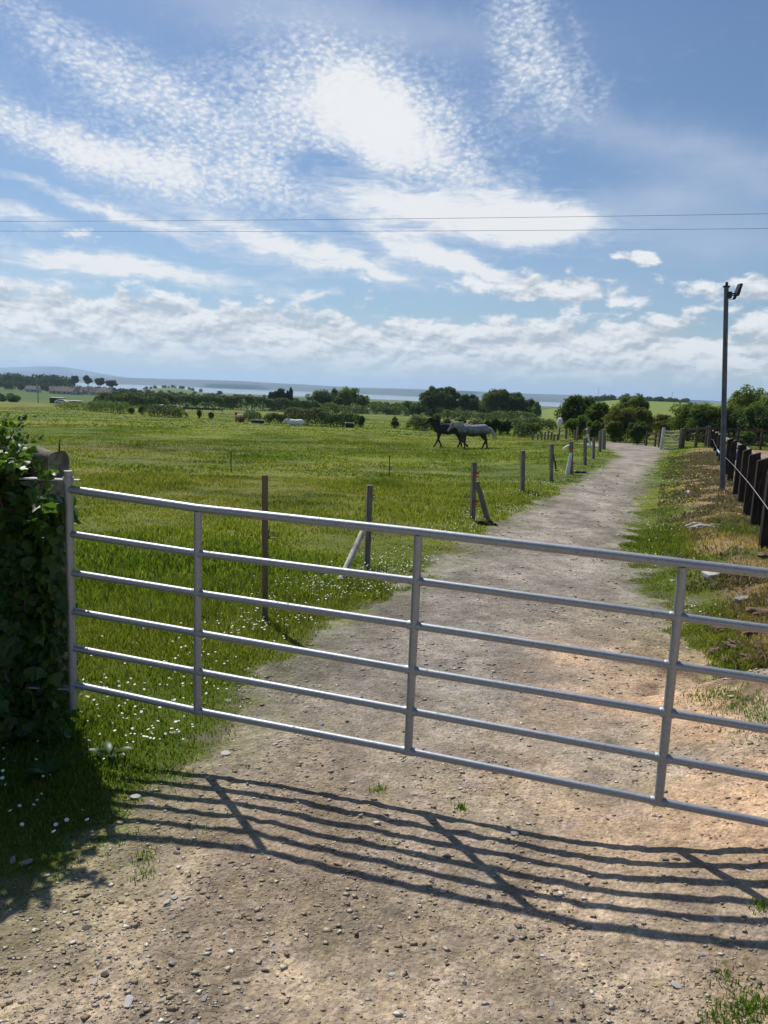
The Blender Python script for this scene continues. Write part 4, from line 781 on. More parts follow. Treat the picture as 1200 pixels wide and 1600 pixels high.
def car(px, dep, label, mt, s=1.):
    c = HP(px, dep); t = empty('parked_car', P3(*c), R(8), label, 'car'); mb = MB()
    prof = [(-2.1, .35), (2.1, .35), (2.15, .8), (1.3, .95), (.7, 1.42), (-1.0, 1.45), (-1.9, .95), (-2.15, .8)]
    V = [(x, y, z) for y in (-.8, .8) for x, z in prof]; n = 8; mb.add(V, [tuple(range(8)), tuple(range(8, 16)), *[(i, (i + 1) % 8, 8 + (i + 1) % 8, 8 + i) for i in range(8)]]); mb.build('body', mt, t, bevel=.04)
    mb = MB(); mb.box((-.1, 0, 1.18), (1.5, 1.63, .32)); mb.build('windows', M_glass, t)
    for x in (-1.35, 1.35):
        for y in (-.75, .75): mb = MB(); mb.tube([(x, y - .1, .33), (x, y + .1, .33)], .33, 14); mb.build('wheel', M_blackp, t)
car(97, 246, 'pale car parked before the low shelter in the left field', M_shedroof)
car(152, 330, 'white vehicle in the distant field right of the shelter', M_shedroof)
def upole(px, dep, h, label, arms=True):
    c = HP(px, dep); t = empty('utility_pole', P3(*c), 0, label, 'pole'); mb = MB(); mb.tube([(0, 0, -.2), (0, 0, h)], [.16, .12], 8); mb.build('shaft', M_oldwood, t)
    if arms: mb = MB(); mb.box((0, 0, h - .5), (1.6, .12, .12)); mb.build('crossarm', M_oldwood, t)
upole(933, 690, 12.5, 'distant utility pole on the ridge left of the far gate'); upole(1048, 690, 10, 'distant utility pole on the ridge above the far gate'); upole(60, 255, 5.5, 'short pole in the left field before the village', False)
# ------------------------------------------------------------------ overhead wires
for (y0, y1, lb) in ((346, 334, 'upper overhead wire crossing the sky'), (361, 357, 'lower overhead wire crossing the sky')):
    mb = MB(); a = At(0, y0, 42); b_ = At(1200, y1, 42); pts = []
    for t in np.linspace(-1.4, 2.4, 60): p = a * (1 - t) + b_ * t; p[2] += .28 * ((t - .5) ** 2 - .25) ; pts.append(p)
    mb.tube(pts, .0095, 6); tag(mb.build('overhead_wire', M_wire, None, True), lb, 'wire', 'overhead wires')
# ------------------------------------------------------------------ paddock fence posts
def stake(ptop, pbot, w, mt, label, name='fence_post', cat='fence post', group='timber posts along the paddock edge', d=None, extra=0., rz=.4):
    g = G(*pbot); n = ray(*ptop); dd = g[1] / n[1]; top = n * dd; top[2] += EYE; t = empty(name, g, 0, label, cat, group)
    v = top - g; L = np.linalg.norm(v); h = v / L; a = np.array([math.cos(rz), math.sin(rz), 0]); a -= h * (a @ h); a /= np.linalg.norm(a); b_ = np.cross(h, a); dpt = d or w
    mb = MB(); V = [h * z + a * sx * w / 2 + b_ * sy * dpt / 2 for z in (-.15, L) for sx, sy in ((-1, -1), (1, -1), (1, 1), (-1, 1))]; mb.add(V, [(0, 1, 2, 3), (4, 5, 6, 7), (0, 1, 5, 4), (1, 2, 6, 5), (2, 3, 7, 6), (3, 0, 4, 7)])
    mb.build('shaft', mt, t, bevel=min(w, dpt) * .06); return t, g, v
def ring(parent, p, r, mt, name='insulator', th=.004, ax=0):
    mb = MB(); pts = [np.array(p) + (np.array([math.cos(a), 0, math.sin(a)])) * r for a in np.linspace(0, 6.28, 13)]; mb.tube(pts, th, 6, False); mb.tube([np.array(p) - [r, 0, 0], np.array(p) - [r + .02, 0, 0]], th, 6); return mb.build(name, mt, parent, True)
def fr(v, f): return v * f
t, g, v = stake((414, 742), (414, 975), .048, M_post, 'tall brown post nearest the gate with a wire handle frame', rz=.2)
mb = MB(); c = v * .63 + [.028, -.01, 0]; mb.tube([c, c + [.075, 0, .002], c + [.078, 0, -.052], c + [0, 0, -.055]], .005, 6, False); mb.tube([c, c + [0, 0, -.055]], .005, 6, False); mb.build('wire_frame', M_blackp, t)
t, g, v = stake((578, 758), (573, 888), .06, M_oldwood, 'grey post with two black ring insulators and a log leaning on it', rz=.2)
for f in (.87, .36): ring(t, v * f + [.05, -.02, 0], .016, M_blackp)
t3, g3, v3 = stake((741, 722), (738, 813), .075, M_oldwood, 'grey post with two bright red orange insulators', rz=.3)
for f in (.80, .32):
    mb = MB(); c = v3 * f + [.03, -.05, 0]; q = [c + [.032 * math.cos(a) + .02, -.01, .032 * math.sin(a)] for a in np.linspace(0, 5.6, 10)]; mb.tube(q, .010, 7); mb.tube([c - [.035, 0, 0], c + [.04, 0, .015]], .012, 7); mb.build('insulator', M_red, t3, True)
stake((817, 704), (816, 771), .09, M_oldwood, 'plain square post right of the post with red insulators', rz=.2)
stake((862, 694), (861, 753), .09, M_oldwood, 'square post with a thin dark stick leaning against it', rz=.2)
t, g, v = stake((892, 690), (892, 741), .10, M_oldwood, 'post with a white plastic pipe propped against it', rz=.3)
for f in (.8, .35): mb = MB(); mb.tube([v * f + [.03, -.06, 0], v * f + [.12, -.06, .01]], .018, 7); mb.build('insulator', M_red, t, True)
stake((914, 684), (914, 727), .10, M_oldwood, 'plain post two to the right of the white pipe', rz=.2)
stake((928, 684), (927, 717), .09, M_oldwood, 'thin plain post by the track bend', rz=.2)
stake((938, 674), (937, 706), .11, M_oldwood, 'left of the two dark posts at the track bend', rz=.2)
stake((944, 671), (943, 702), .16, M_oldwood, 'thick last post at the right of the track bend', rz=.2)
stake((898, 672), (898, 688), .11, M_oldwood, 'small dark post left of the post with the white arm', rz=.2)
stake((903, 667), (901, 689), .11, M_oldwood, 'small post by the far bushes, right neighbour of the small dark post', rz=.2)
t, g, v = stake((919, 667), (918, 692), .16, M_oldwood, 'far post with a white arm and a white pipe', rz=.2)
mb = MB(); mb.tube([v * .85 + [-.05, -.1, 0], v * .85 + [-.2, -.1, .01]], .03, 7); mb.build('arm', M_white, t, True)
t, g, v = stake((885, 663), (884, 686), .14, M_oldwood, 'stout grey post with a crossbar beside the white sack', rz=.2)
mb = MB(); mb.box(v * .8 + [-.1, -.09, 0], (.3, .05, .07)); mb.build('crossbar', M_oldwood, t)
# props and leaning things
def leaning(a, b_, r, mt, label, name, cat, depth_a=None, n=9, taper=.8, jit=.006):
    g = G(*b_); dd = ray(*a); k = (depth_a or g[1]) / dd[1]; top = dd * k; top[2] += EYE; pts = [g * (1 - q) + top * q for q in np.linspace(-.03, 1, 7)]; rr = [r * (1 - (1 - taper) * q) for q in np.linspace(0, 1, 7)]
    rn = np.random.default_rng(int(a[0])); pts = [p + rn.normal(0, jit, 3) for p in pts]; mb = MB(); mb.tube(pts, rr, n); return tag(mb.build(name, mt, None, True), label, cat)
LOGD = G(573, 888)[1] - .07
leaning((570, 824), (531, 910), .038, M_log, 'bleached round log leaning against the grey post with black rings', 'log', 'log', LOGD, 12, .8, .002)
leaning((745, 752), (762, 812), .05, M_oldwood, 'short timber prop leaning on the post with red insulators', 'prop', 'prop', None, 8, .8)
leaning((865, 708), (869, 736), .028, M_black, 'thin dark stick leaning on a fence post', 'stick', 'stick', None, 7, .7)
leaning((892, 708), (886, 742), .07, M_white, 'thick white plastic pipe propped on a fence post', 'pipe', 'pipe', None, 12, .6, .003)
leaning((918, 679), (923, 698), .05, M_white, 'white plastic pipe leaning on the far post with the white arm', 'pipe', 'pipe', None, 10, .9, .003)
leaning((873, 670), (876, 684), .05, M_white, 'white plastic pipe below the white sack', 'pipe', 'pipe', None, 10, .9, .003)
leaning((841, 675), (842, 684), .05, M_white, 'short white pipe in front of the palings', 'pipe', 'pipe', None, 10, .9, .003)
M_shadeclump = simple('shadowed_clump', (.035, .04, .015), (.07, .07, .03), 30., .95, bd=.02)  # clump colour darkened to take in the shadow at the prop foot
def heap(px, py, s, mt, label, name, cat, flat=.35, sd=1, asp=1.):
    me = stone_mesh(sd, 4); 
    r = random.Random(sd)
    if mt.name in ('soil_clod', 'black_stained_timber', 'black_plastic'):
        for v_ in me.vertices: v_.co *= .75 + .55 * noise.fractal(v_.co * 1.6 + Vector((sd * 3.1, 0, 0)), .7, 2.2, 5)
    for v_ in me.vertices: v_.co *= 1 + .18 * math.sin(v_.co.x * 5 + sd) * math.cos(v_.co.y * 6 + v_.co.z * 4)
    o = link(name, me, mt, None, True); g = G(px, py); o.location = (g[0], g[1], g[2] + s * flat * .3); o.scale = (s * asp, s, s * flat); return tag(o, label, cat)
heap(905, 739, .22, M_blackp, 'crumpled black sheet on the grass by the white pipe', 'mound', 'mound', .3, 3, 1.6)  # low crumpled black form, wider than deep
heap(760, 820, .15, M_shadeclump, 'dark clod with shadow painted in at the foot of the timber prop', 'clod', 'clod', .45, 4, 1.3)  # real dark clump, with the shadow around it put into its colour
o = heap(644, 894, .03, M_red, 'small red plastic handle lying in the daisies', 'handle', 'handle', .8, 6)
# arc of white tape and sack on the post
def tape():
    dd = G(892, 741)[1]; mb = MB(); P = []
    for q in np.linspace(0, 1, 9): px = 890 - 10 * q; py = 696 + 1 * q + 5 * q * q; n = ray(px, py); p = n * dd / n[1]; p[2] += EYE; P.append(p)
    mb.tube(P, .028, 7); tag(mb.build('tape', M_white, None, True), 'white tape end curling away from a fence post', 'tape')
tape()
def sack():
    g = G(877, 688); dep = g[1]; n = ray(874, 674); c = n * dep / n[1]; c[2] += EYE; t = empty('sack', c, 0, 'round white sack hung over a post by the far bushes', 'sack')
    mb = MB(); k = dep / F; mb.tube([(0, 0, 6 * k), (0, 0, 9 * k), (0, 0, 13 * k), (0, 0, 17 * k), (0, 0, 20 * k), (0, 0, 21.2 * k)], [2.0 * k, 3.2 * k, 4.0 * k, 4.2 * k, 3.0 * k, .6 * k], 14); mb.build('bag', M_white, t, True)
    mb = MB(); mb.tube([(0, 0, -13 * k), (0, 0, 6.5 * k)], 1.2 * k, 8); mb.build('stand', M_oldwood, t)
sack()
# short palings
t = None; g = G(858, 687)
fen = empty('paling_fence', g, 0, 'row of short weathered palings before the far bushes', 'fence')
for px in (832, 840, 846, 851, 856, 861, 866, 871):
    q = G(px, 688) - g; hh = (.55 + .12 * math.sin(px)) * 1.0; mb = MB(); mb.box(q + [0, 0, hh / 2 - .05], (.11, .05, hh + .1), .2); mb.build('pale', M_oldwood, fen)
a, b_ = G(830, 688) - g, G(873, 688) - g; mb = MB(); mb.tube([a + [0, .05, .35], b_ + [0, .05, .35]], .03, 6); mb.build('rail', M_oldwood, fen)
# thin electric fence stakes
for (tp, bt, mt_, w_, lb) in (((361, 705), (361, 738), M_blackp, .022, 'thin black stake in the paddock nearest the brown worn patch'), ((609, 712), (608, 745), M_blackp, .022, 'thin black stake in the middle of the paddock'), ((92, 696), (92, 712), M_blackp, .022, 'thin black stake behind the gate pillar'), ((167, 652), (167, 663), M_blackp, .04, 'faint thin stake before the left hedges'),
                              ((335, 659), (334, 674), M_white, .045, 'white plastic stake beside the little dark bush'), ((864, 668), (864, 690), M_blackp, .03, 'tall thin dark stake before the palings'), ((549, 653), (548, 667), M_white, .035, 'white stake in front of the dark hedge'), ((512, 652), (512, 665), M_oldwood, .05, 'grey stake in front of the dark hedge'), ((661, 668), (661, 675), M_blackp, .04, 'short dark stake left of the black horse')):
    t, g, v = stake(tp, bt, w_, mt_, lb, 'fence_stake', 'stake', 'thin stakes of the electric fence')
# ------------------------------------------------------------------ black slat fence on the right
fence = empty('slat_fence', (4.76, 9.4, 0), 0, 'black pointed slat fence on the bank along the right of the track', 'fence'); FO = np.array([4.76, 9.4, 0]); fd = np.array([.395, 1, 0]); fd /= np.linalg.norm(fd); fn = np.array([fd[1], -fd[0], 0])
def fpt(px, top, bot, w, H=None):
    # place on the fence line
    n = ray(px, bot); k = (4.76 - .395 * 9.4) / (n[0] - .395 * n[1]); p = n * k; z = p[2] + EYE; tz = ray(px, top); tz = tz * p[1] / tz[1]; return p[:2], z, tz[2] + EYE
FP = [(1215, 745, 905, .17), (1197, 732, 858, .17), (1181, 714, 812, .17), (1169, 706, 803, .17), (1159, 700, 779, .17), (1152, 692, 763, .17), (1140, 687, 756, .17), (1135, 684, 744, .17), (1124, 679, 733, .15), (1120, 677, 728, .15), (1115, 675, 722, .15), (1111, 672, 716, .15), (1107, 670, 709, .15), (1104, 668, 705, .15), (1102, 667, 702, .15)]
for k in range(1, 5): FP.insert(0, None)
tops = []
rn = random.Random(4)
for i, f in enumerate(FP):
    if f is None:
        yy = 9.0 - .85 * (4 - i) - .5; c = np.array([xfen(yy), yy]); zb = P3(*c)[2]; zt = zb + 1.02; w = .17
    else: c, zb, zt = fpt(f[0], f[1], f[2], f[3]); w = f[3]
    zg = P3(*c)[2]; tops.append((c, zt)); o = np.array([c[0], c[1], 0]) - FO; 
    qq = rn.uniform(-.25, .25); uu = fn * math.cos(qq) + fd * math.sin(qq); nn = np.array([-uu[1], uu[0], 0]); zb = min(zg, zb) - .2; hw = w / 2 * rn.uniform(.82, 1.05); th = .05
    lean = fd * rn.uniform(-.03, .03); V = []
    for s in (-1, 1): V += [o - uu * hw + nn * th * s + [0, 0, zb], o + uu * hw + nn * th * s + [0, 0, zb], o + lean + uu * hw + nn * th * s + [0, 0, zt], o + lean - uu * hw * .97 + nn * th * s + [0, 0, zt - .055]]
    mb = MB(); mb.add(V, [(0, 1, 2, 3), (4, 5, 6, 7), (0, 1, 5, 4), (1, 2, 6, 5), (2, 3, 7, 6), (3, 0, 4, 7)]); mb.build('slat', M_black, fence, bevel=.005)
for dz in (-.14, -.62):
    mb = MB(); pts = [np.array([c[0], c[1], zt + dz]) - FO + fn * .11 for c, zt in tops]
    for a, b_ in zip(pts[:-1], pts[1:]):
        u = b_ - a; L = np.linalg.norm(u); mb.add([a + fn * sx + [0, 0, sz] if e == 0 else b_ + fn * sx + [0, 0, sz] for e in (0, 1) for sx, sz in ((-.02, -.06), (.02, -.06), (.02, .06), (-.02, .06))], [(0, 1, 2, 3), (4, 5, 6, 7), (0, 1, 5, 4), (1, 2, 6, 5), (2, 3, 7, 6), (3, 0, 4, 7)])
    mb.build('rail', M_rail, fence)
mb = MB(); SPX = [(1099, 679), (1106, 684), (1114, 687), (1116, 692), (1120, 700), (1126, 708), (1133, 714), (1146, 727), (1160, 743), (1172, 757), (1184, 773), (1200, 795), (1215, 815)]; pts = []
for px, py in SPX:
    n = ray(px, py); k = (4.76 - .395 * 9.4 - .125) / (n[0] - .395 * n[1]); p = n * k; p[2] += EYE; pts.append(p)
mb.tube(pts, .0042, 6); tag(mb.build('string', M_string, None, True), 'pale twine sagging along the front of the black slat fence', 'twine')
mb = MB(); mb.tube([pts[4] + (pts[5] - pts[4]) * .4 - [.03, 0, 0], pts[5] - [.03, 0, 0]], [.02, .028], 8); tag(mb.build('knot', M_cyan, None, True), 'light blue knot tied on the twine beside the lamp pole', 'knot')
# ------------------------------------------------------------------ lamp pole
def lamp():
    n = ray(1131, 742); k = (4.76 - .395 * 9.4 - .26) / (n[0] - .395 * n[1]); p = n * k; p[2] += EYE; g = P3(p[0], p[1]); t = empty('lamp_pole', g, 0, 'tall grey pole with a floodlight standing by the black slat fence', 'lamp pole')
    tz = ray(1135, 449); top = tz * p[1] / tz[1]; top[2] += EYE; v = top - g; mb = MB(); mb.tube([v * -.03, v], [.061, .048], 14); mb.build('pole', M_pole, t, True)
    mb = MB(); mb.tube([v, v + [0, 0, .03]], .075, 12); mb.tube([v + [0, 0, .03], v + [0, 0, .11]], .03, 10); mb.build('cap', M_blackp, t, True)
    k = p[1] / F
    def q(px, py): n = ray(px, py); r = n * p[1] / n[1]; r[2] += EYE; return r - g
    mb = MB(); mb.tube([q(1137, 459.3), q(1150, 458.4)], .016, 8); mb.tube([q(1137, 462), q(1145, 461.5)], .016, 8); mb.box(q(1138.5, 461), (.1, .12, .14)); br = mb.build('bracket', M_blackp, t)
    a, b_ = q(1149.5, 462), q(1156.5, 443.5); c = (a + b_) / 2; u = (b_ - a); L = np.linalg.norm(u); u /= L; w = np.array([u[2], 0, -u[0]]); y = np.array([0, 1., 0]); V = []
    for s in (-.09, .09): V += [a + y * s - w * .03, a + y * s + w * .045, b_ + y * s + w * .03, b_ + y * s - w * .02]
    mb = MB(); mb.add(V, [(0, 1, 2, 3), (4, 5, 6, 7), (0, 1, 5, 4), (1, 2, 6, 5), (2, 3, 7, 6), (3, 0, 4, 7)]); hd = mb.build('lamp_head', M_blackp, t, bevel=.008)
    mb = MB(); mb.tube([q(1149.5, 461), q(1147.5, 466), q(1145.5, 467.5)], [.035, .035, .02], 8); mb.build('sensor', M_blackp, t, True)
    mb = MB(); mb.tube([q(1138, 465), q(1141, 468.5), q(1145, 468)], .006, 6); mb.build('cable', M_wire, t, True)
lamp()
# ------------------------------------------------------------------ far gate, rails and barrel
def rails(P, hs, mt, label, pw=.11, ph=1.15, rt=.05, rh=.10, name='rail_fence'):
    P = [P3(*p[:2]) for p in P]; t = empty(name, P[0], 0, label, 'fence')
    for p in P: mb = MB(); mb.box(p - P[0] + [0, 0, ph / 2 - .1], (pw, pw, ph + .2), .2); mb.build('post', mt, t)
    for h in hs:
        mb = MB()
        for a, b_ in zip(P[:-1], P[1:]):
            a2, b2 = a - P[0] + [0, -.07, h], b_ - P[0] + [0, -.07, h]; mb.add([e + [0, sy, sz] for e in (a2, b2) for sy, sz in ((-rt / 2, -rh / 2), (rt / 2, -rh / 2), (rt / 2, rh / 2), (-rt / 2, rh / 2))], [(0, 1, 2, 3), (4, 5, 6, 7), (0, 1, 5, 4), (1, 2, 6, 5), (2, 3, 7, 6), (3, 0, 4, 7)])
        mb.build('rail', mt, t)
DG = 40.; M_palep = simple('pale_gate_paint', (.50, .49, .46), (.62, .61, .58), 8., .6, bd=.002)
M_browny = simple('brown_timber', (.09, .065, .05), (.15, .115, .09), 6., .85, bd=.003)
t = empty('far_gate', P3(*At(1033, 695, DG)[:2]), 0, 'small pale five bar gate standing open at the end of the track', 'gate'); g0 = np.array(t.location)
mb = MB(); mb.tube([(0, 0, -.05), (.06, 0, 1.15)], .075, 10); mb.build('end_post', M_palep, t, True)
ge = P3(*At(1062, 698, DG + .6)[:2]) - g0
for i, h in enumerate((.98, .8, .62, .44, .26, .1)):
    mb = MB(); a = np.array([.06, 0, h]); b_ = ge + [0, 0, h - .04]; mb.tube([a, (a + b_) / 2 - [0, 0, .04], b_], .028, 8); mb.build('bar', M_palep, t, True)
mb = MB(); mb.tube([ge + [-.02, 0, .02], ge + [-.02, 0, 1.0]], .025, 8); mb.build('stile', M_galv, t, True)
g1 = P3(*At(1064.5, 698, DG + .5)[:2]); mb = MB(); mb.box((0, 0, .5), (.22, .2, 1.15), .3); tag(mb.build('gate_post', M_browny, None, bevel=.01), 'thick brown timber post on which the far gate hangs', 'gate post'); bpy.data.objects['gate_post'].location = tuple(g1)
rails([At(1067, 698, 40.6)[:2], At(1087, 698, 40)[:2], At(1106, 700, 39.6)[:2]], (1.0, .68), M_browny, 'brown two rail fence between the far gate post and the slat fence')
rails([At(1010, 690, 46)[:2], At(1024, 690, 45)[:2], At(1030, 692, 44)[:2]], (.75, .42), M_brownrail, 'short dark rail fence left of the far gate', .09, .9)
rails([At(px, 690, 44)[:2] for px in (1103, 1128, 1152, 1189, 1228, 1265)], (1.12, .72, .3), M_brownrail, 'dark three rail fence along the back of the arena', ph=1.25)
def barrel():
    g = P3(*At(1149, 700, 27)[:2]); t = empty('barrel', g, .2, 'blue plastic barrel lying inside the arena behind the slats', 'barrel'); mb = MB(); mb.tube([(-.42, 0, .2), (-.4, 0, .2), (-.2, 0, .2), (0, 0, .2), (.2, 0, .2), (.4, 0, .2), (.42, 0, .2)], [.15, .19, .205, .21, .205, .19, .15], 20); mb.build('drum', M_blue, t, True)
    mb = MB(); mb.tube([(-.06, 0, .2), (-.03, 0, .2)], .218, 20); mb.tube([(.16, 0, .2), (.19, 0, .2)], .214, 20); mb.build('hoop', M_blue, t, True)
barrel()
# slab, rag and clods on the bank
def slab(px, py, d, rz, mt, label, name, cat, tilt=.1):
    g = G(px, py); mb = MB(); mb.box((0, 0, 0), d); o = mb.build(name, mt, None, bevel=min(d) * .2); o.location = (g[0], g[1], g[2] + d[2] * .35); o.rotation_euler = (tilt, -tilt * .5, rz); return tag(o, label, cat)
slab(1115, 900, (.22, .14, .05), .3, M_stonep, 'flat pale slab half sunk at the foot of the bank', 'slab', 'slab')
slab(1160, 940, (.16, .07, .05), .5, M_stone, 'long grey stone lying in the dry grass of the bank', 'stone', 'stone')
def driftwood():
    g = G(1100, 828); t = []; mb = MB(); r = np.random.default_rng(2)
    for k in range(9):
        a = np.array([-.32 + r.uniform(0, .3), r.uniform(-.10, .1), .03]); b_ = a + [r.uniform(.2, .4), r.uniform(.0, .25), r.uniform(-.01, .05)]; mb.tube([a, (a + b_) / 2 + [0, 0, .02], b_], [.012, .022, .01], 7)
    o = mb.build('driftwood', M_log, None, True); o.location = tuple(g); tag(o, 'pile of bleached broken wood on the bank below the fence', 'wood pile')
driftwood()
heap(1078, 772, .10, M_stonep, 'pale stone on the bank among the yellow flowers', 'stone', 'stone', .6, 9)
for i, (px, py, s) in enumerate(((1195, 960, .12), (1180, 990, .10), (1150, 1010, .09), (1120, 1020, .08), (1190, 870, .10), (1170, 1030, .09), (1130, 985, .07), (1195, 1010, .10))):
    heap(px, py, s, M_clod if i else simple('soil_clod', (.15, .10, .065), (.26, .18, .12), 14., .95, bd=.02), 'brown clod of dug earth at the foot of the bank', 'earth_clod', 'clod', .5, 20 + i, 1.3)['group'] = 'earth clods at the foot of the bank'
    if not i: M_clod = bpy.data.materials['soil_clod']
# ------------------------------------------------------------------ horses
def remesh(mb, name, mt, parent, vox=.022):
    me = bpy.data.meshes.new('tmp'); me.from_pydata([tuple(v) for v in np.concatenate(mb.V)], [], mb.F); bm = bmesh.new(); bm.from_mesh(me); bmesh.ops.recalc_face_normals(bm, faces=bm.faces); bm.to_mesh(me); bm.free()
    o = bpy.data.objects.new('tmp', me); COL.objects.link(o); md = o.modifiers.new('r', 'REMESH'); md.mode = 'VOXEL'; md.voxel_size = vox; s = o.modifiers.new('s', 'SMOOTH'); s.iterations = 5; s.factor = .5
    dg = bpy.context.evaluated_depsgraph_get(); m2 = bpy.data.meshes.new_from_object(o.evaluated_get(dg)); bpy.data.objects.remove(o); m2.name = name
    ob = link(name, m2, mt, parent, True); return ob
def cap(mb, a, b_, ra, rb, n=12, flat=1.):
    a = np.array(a, float); b_ = np.array(b_, float); u = (b_ - a) / (np.linalg.norm(b_ - a) + 1e-9); P = []; rr = []
    for q in np.linspace(-1, 0, 5): P.append(a + u * ra * math.sin(q * math.pi / 2)); rr.append(max(.002, ra * math.cos(q * math.pi / 2)))
    for q in np.linspace(0, 1, 5): P.append(b_ + u * rb * math.sin(q * math.pi / 2)); rr.append(max(.002, rb * math.cos(q * math.pi / 2)))
    mb.tube(P, rr, n, True, flat)
def chain(mb, pts, n=12, flat=1.):
    for (a, ra), (b_, rb) in zip(pts[:-1], pts[1:]): cap(mb, a, b_, ra, rb, n, flat)
def horse(g, rz, coat, hair, label, poll, muzz, neckm, legs, name='horse', lying=False, sc=1., tail=((-1.02, 0, 1.22), (-1.12, 0, .95), (-1.16, 0, .55)), mane_m=None):
    t = empty(name, g, rz, label, 'horse'); t.scale = (sc,) * 3; mb = MB(); z0 = -.62 if lying else 0
    def Z(p): return np.array(p, float) + [0, 0, z0]
    chain(mb, [(Z((.64, 0, 1.08)), .26), (Z((.35, 0, 1.09)), .325), (Z((0, 0, 1.05)), .345), (Z((-.35, 0, 1.09)), .33), (Z((-.70, 0, 1.15)), .30), (Z((-.90, 0, 1.10)), .22)], 16, .84)
    cap(mb, Z((.45, 0, 1.36)), Z((.2, 0, 1.33)), .10, .09)         # withers
    chain(mb, [(Z((.60, 0, 1.16)), .25), (Z((.76, 0, 1.28)), .21), (neckm, .20), (poll, .135)], 14, .72)
    poll = np.array(poll); muzz = np.array(muzz); hd = muzz - poll; up = np.array([-hd[2], 0, hd[0]]); up /= np.linalg.norm(up)
    if up[2] < 0: up = -up
    chain(mb, [(poll, .10), (poll + hd * .3 - up * .02, .115), (poll + hd * .62, .075), (muzz, .062)], 12, .75)
    for s in (-1, 1): cap(mb, poll + [0, s * .05, .05], poll + up * .15 + [-.02, s * .075, .06], .028, .008, 8)
    for i, (kx, kz, fx, fz, hx, hz) in enumerate(legs):
        s = 1 if i % 2 == 0 else -1; yb = s * .14
        if i < 2: chain(mb, [(Z((.55, yb * .9, 1.05)), .15), (Z((.52, yb, .86)), .11), (Z((kx, yb, kz)), .070), (Z((fx, yb, fz)), .048), (Z((hx, yb, hz)), .062)], 10); cap(mb, Z((hx, yb, hz)), Z((hx + .03, yb, hz - .03)), .05, .058)
        else: chain(mb, [(Z((-.74, yb * .9, 1.08)), .21), (Z((-.62, yb * 1.05, .88)), .15), (Z((-.72, yb, .72)), .12), (Z((kx, yb, kz)), .078), (Z((fx, yb, fz)), .05), (Z((hx, yb, hz)), .062)], 10); cap(mb, Z((hx, yb, hz)), Z((hx + .03, yb, hz - .03)), .05, .058)
    remesh(mb, 'body', coat, t)
    # mane, forelock and tail
    r = np.random.default_rng(5); mb = MB(); nk = [np.array(poll), np.array(neckm), Z((.62, 0, 1.40))]
    for q in np.linspace(0, 1, 34):
        c = nk[0] * (1 - q * 2) + nk[1] * q * 2 if q < .5 else nk[1] * (2 - q * 2) + nk[2] * (q * 2 - 1); ax = (nk[2] - nk[0]); nup = np.array([-ax[2], 0, ax[0]]); nup = nup / np.linalg.norm(nup); nup = nup if nup[2] > 0 else -nup
        c = c + nup * (.10 + .04 * q); y = r.uniform(.04, .12); mb.tube([c, c + [r.normal(0, .02), y, .02], c + [r.normal(-.03, .02), y + .03, -.12], c + [r.normal(-.05, .03), y + .03, -.20]], [.02, .026, .018, .004], 5)
    for k in range(4): mb.tube([poll + [0, r.normal(0, .02), .1], poll + hd * .25 + up * .11, poll + hd * .42 + up * .09], [.02, .016, .004], 5)
    mb.build('mane', hair, t, True)
    mb = MB()
    for k in range(22):
        o = r.normal(0, .028, 3); tp = [Z(p) for p in tail]; mb.tube([tp[0] + o * .4, (tp[0] + tp[1]) / 2 + [-.03, 0, .03] + o, tp[1] + o * 1.3, tp[2] + o * 2.2], [.03, .026, .02, .004], 5)
    mb.build('tail', hair, t, True)
    for s in (-1, 1): mb = MB(); c = poll + hd * .33 + up * .045 + [0, s * .082, 0]; cap(mb, c, c + [0, .002 * s, 0], .018, .018, 8); mb.build('eye', M_blackp, t, True)
    return t
def coatmat(name, pale, dark, zlo, zhi, dapple=.5, sc=7.):
    m, b = mat(name); tc = b.n('ShaderNodeTexCoord').outputs['Object']; sp = b.n('ShaderNodeSeparateXYZ'); b.lk(tc, sp.inputs[0])
    n = b.noise(tc, 3.5, 3, .5); v = b.vor(tc, sc); f = b.ss(b.m('ADD', sp.outputs[2], b.m('MULTIPLY', b.m('SUBTRACT', n, .5), .5)), zlo, zhi)
    f = b.m('MULTIPLY', f, b.m('SUBTRACT', 1., b.m('MULTIPLY', b.ss(v, .2, .6), dapple)), clamp=True)
    finish(b, b.mix(f, dark, pale), .5, n, spec=.35, bd=.01); return m
M_blackcoat = coatmat('black_coat', (.018, .016, .016), (.008, .007, .008), .3, 1.2, .2)
M_greycoat = coatmat('dappled_grey_coat', (.36, .36, .375), (.025, .025, .03), .80, 1.26, .35)
M_whitecoat = coatmat('white_coat', (.84, .83, .80), (.60, .58, .55), .0, .4, .1)
M_chest = coatmat('chestnut_coat', (.24, .085, .04), (.13, .045, .022), .0, .6, .25)
def piemat(name, sc, off):
    m, b = mat(name); tc = b.n('ShaderNodeTexCoord').outputs['Object']; n = b.noise(tc, sc, 1, .4, off=off); finish(b, b.mix(b.ss(n, .47, .50), (.62, .60, .57), (.02, .018, .018)), .6); return m
M_pie1 = piemat('piebald_coat', 1.6, (1, 2, 3)); M_pie2 = piemat('mostly_white_piebald_coat', 1.1, (5, 2, 1))
M_hairb = simple('black_hair', (.008, .007, .007), (.02, .018, .018), 20., .6); M_hairw = simple('pale_hair', (.45, .43, .40), (.62, .60, .56), 20., .6); M_hairc = simple('chestnut_hair', (.12, .045, .02), (.2, .08, .04), 20., .6)
walkA = [(.62, .48, .78, .16, .86, .06), (.52, .46, .36, .17, .30, .07), (-.86, .52, -.72, .16, -.66, .05), (-.80, .54, -.98, .20, -1.0, .09)]
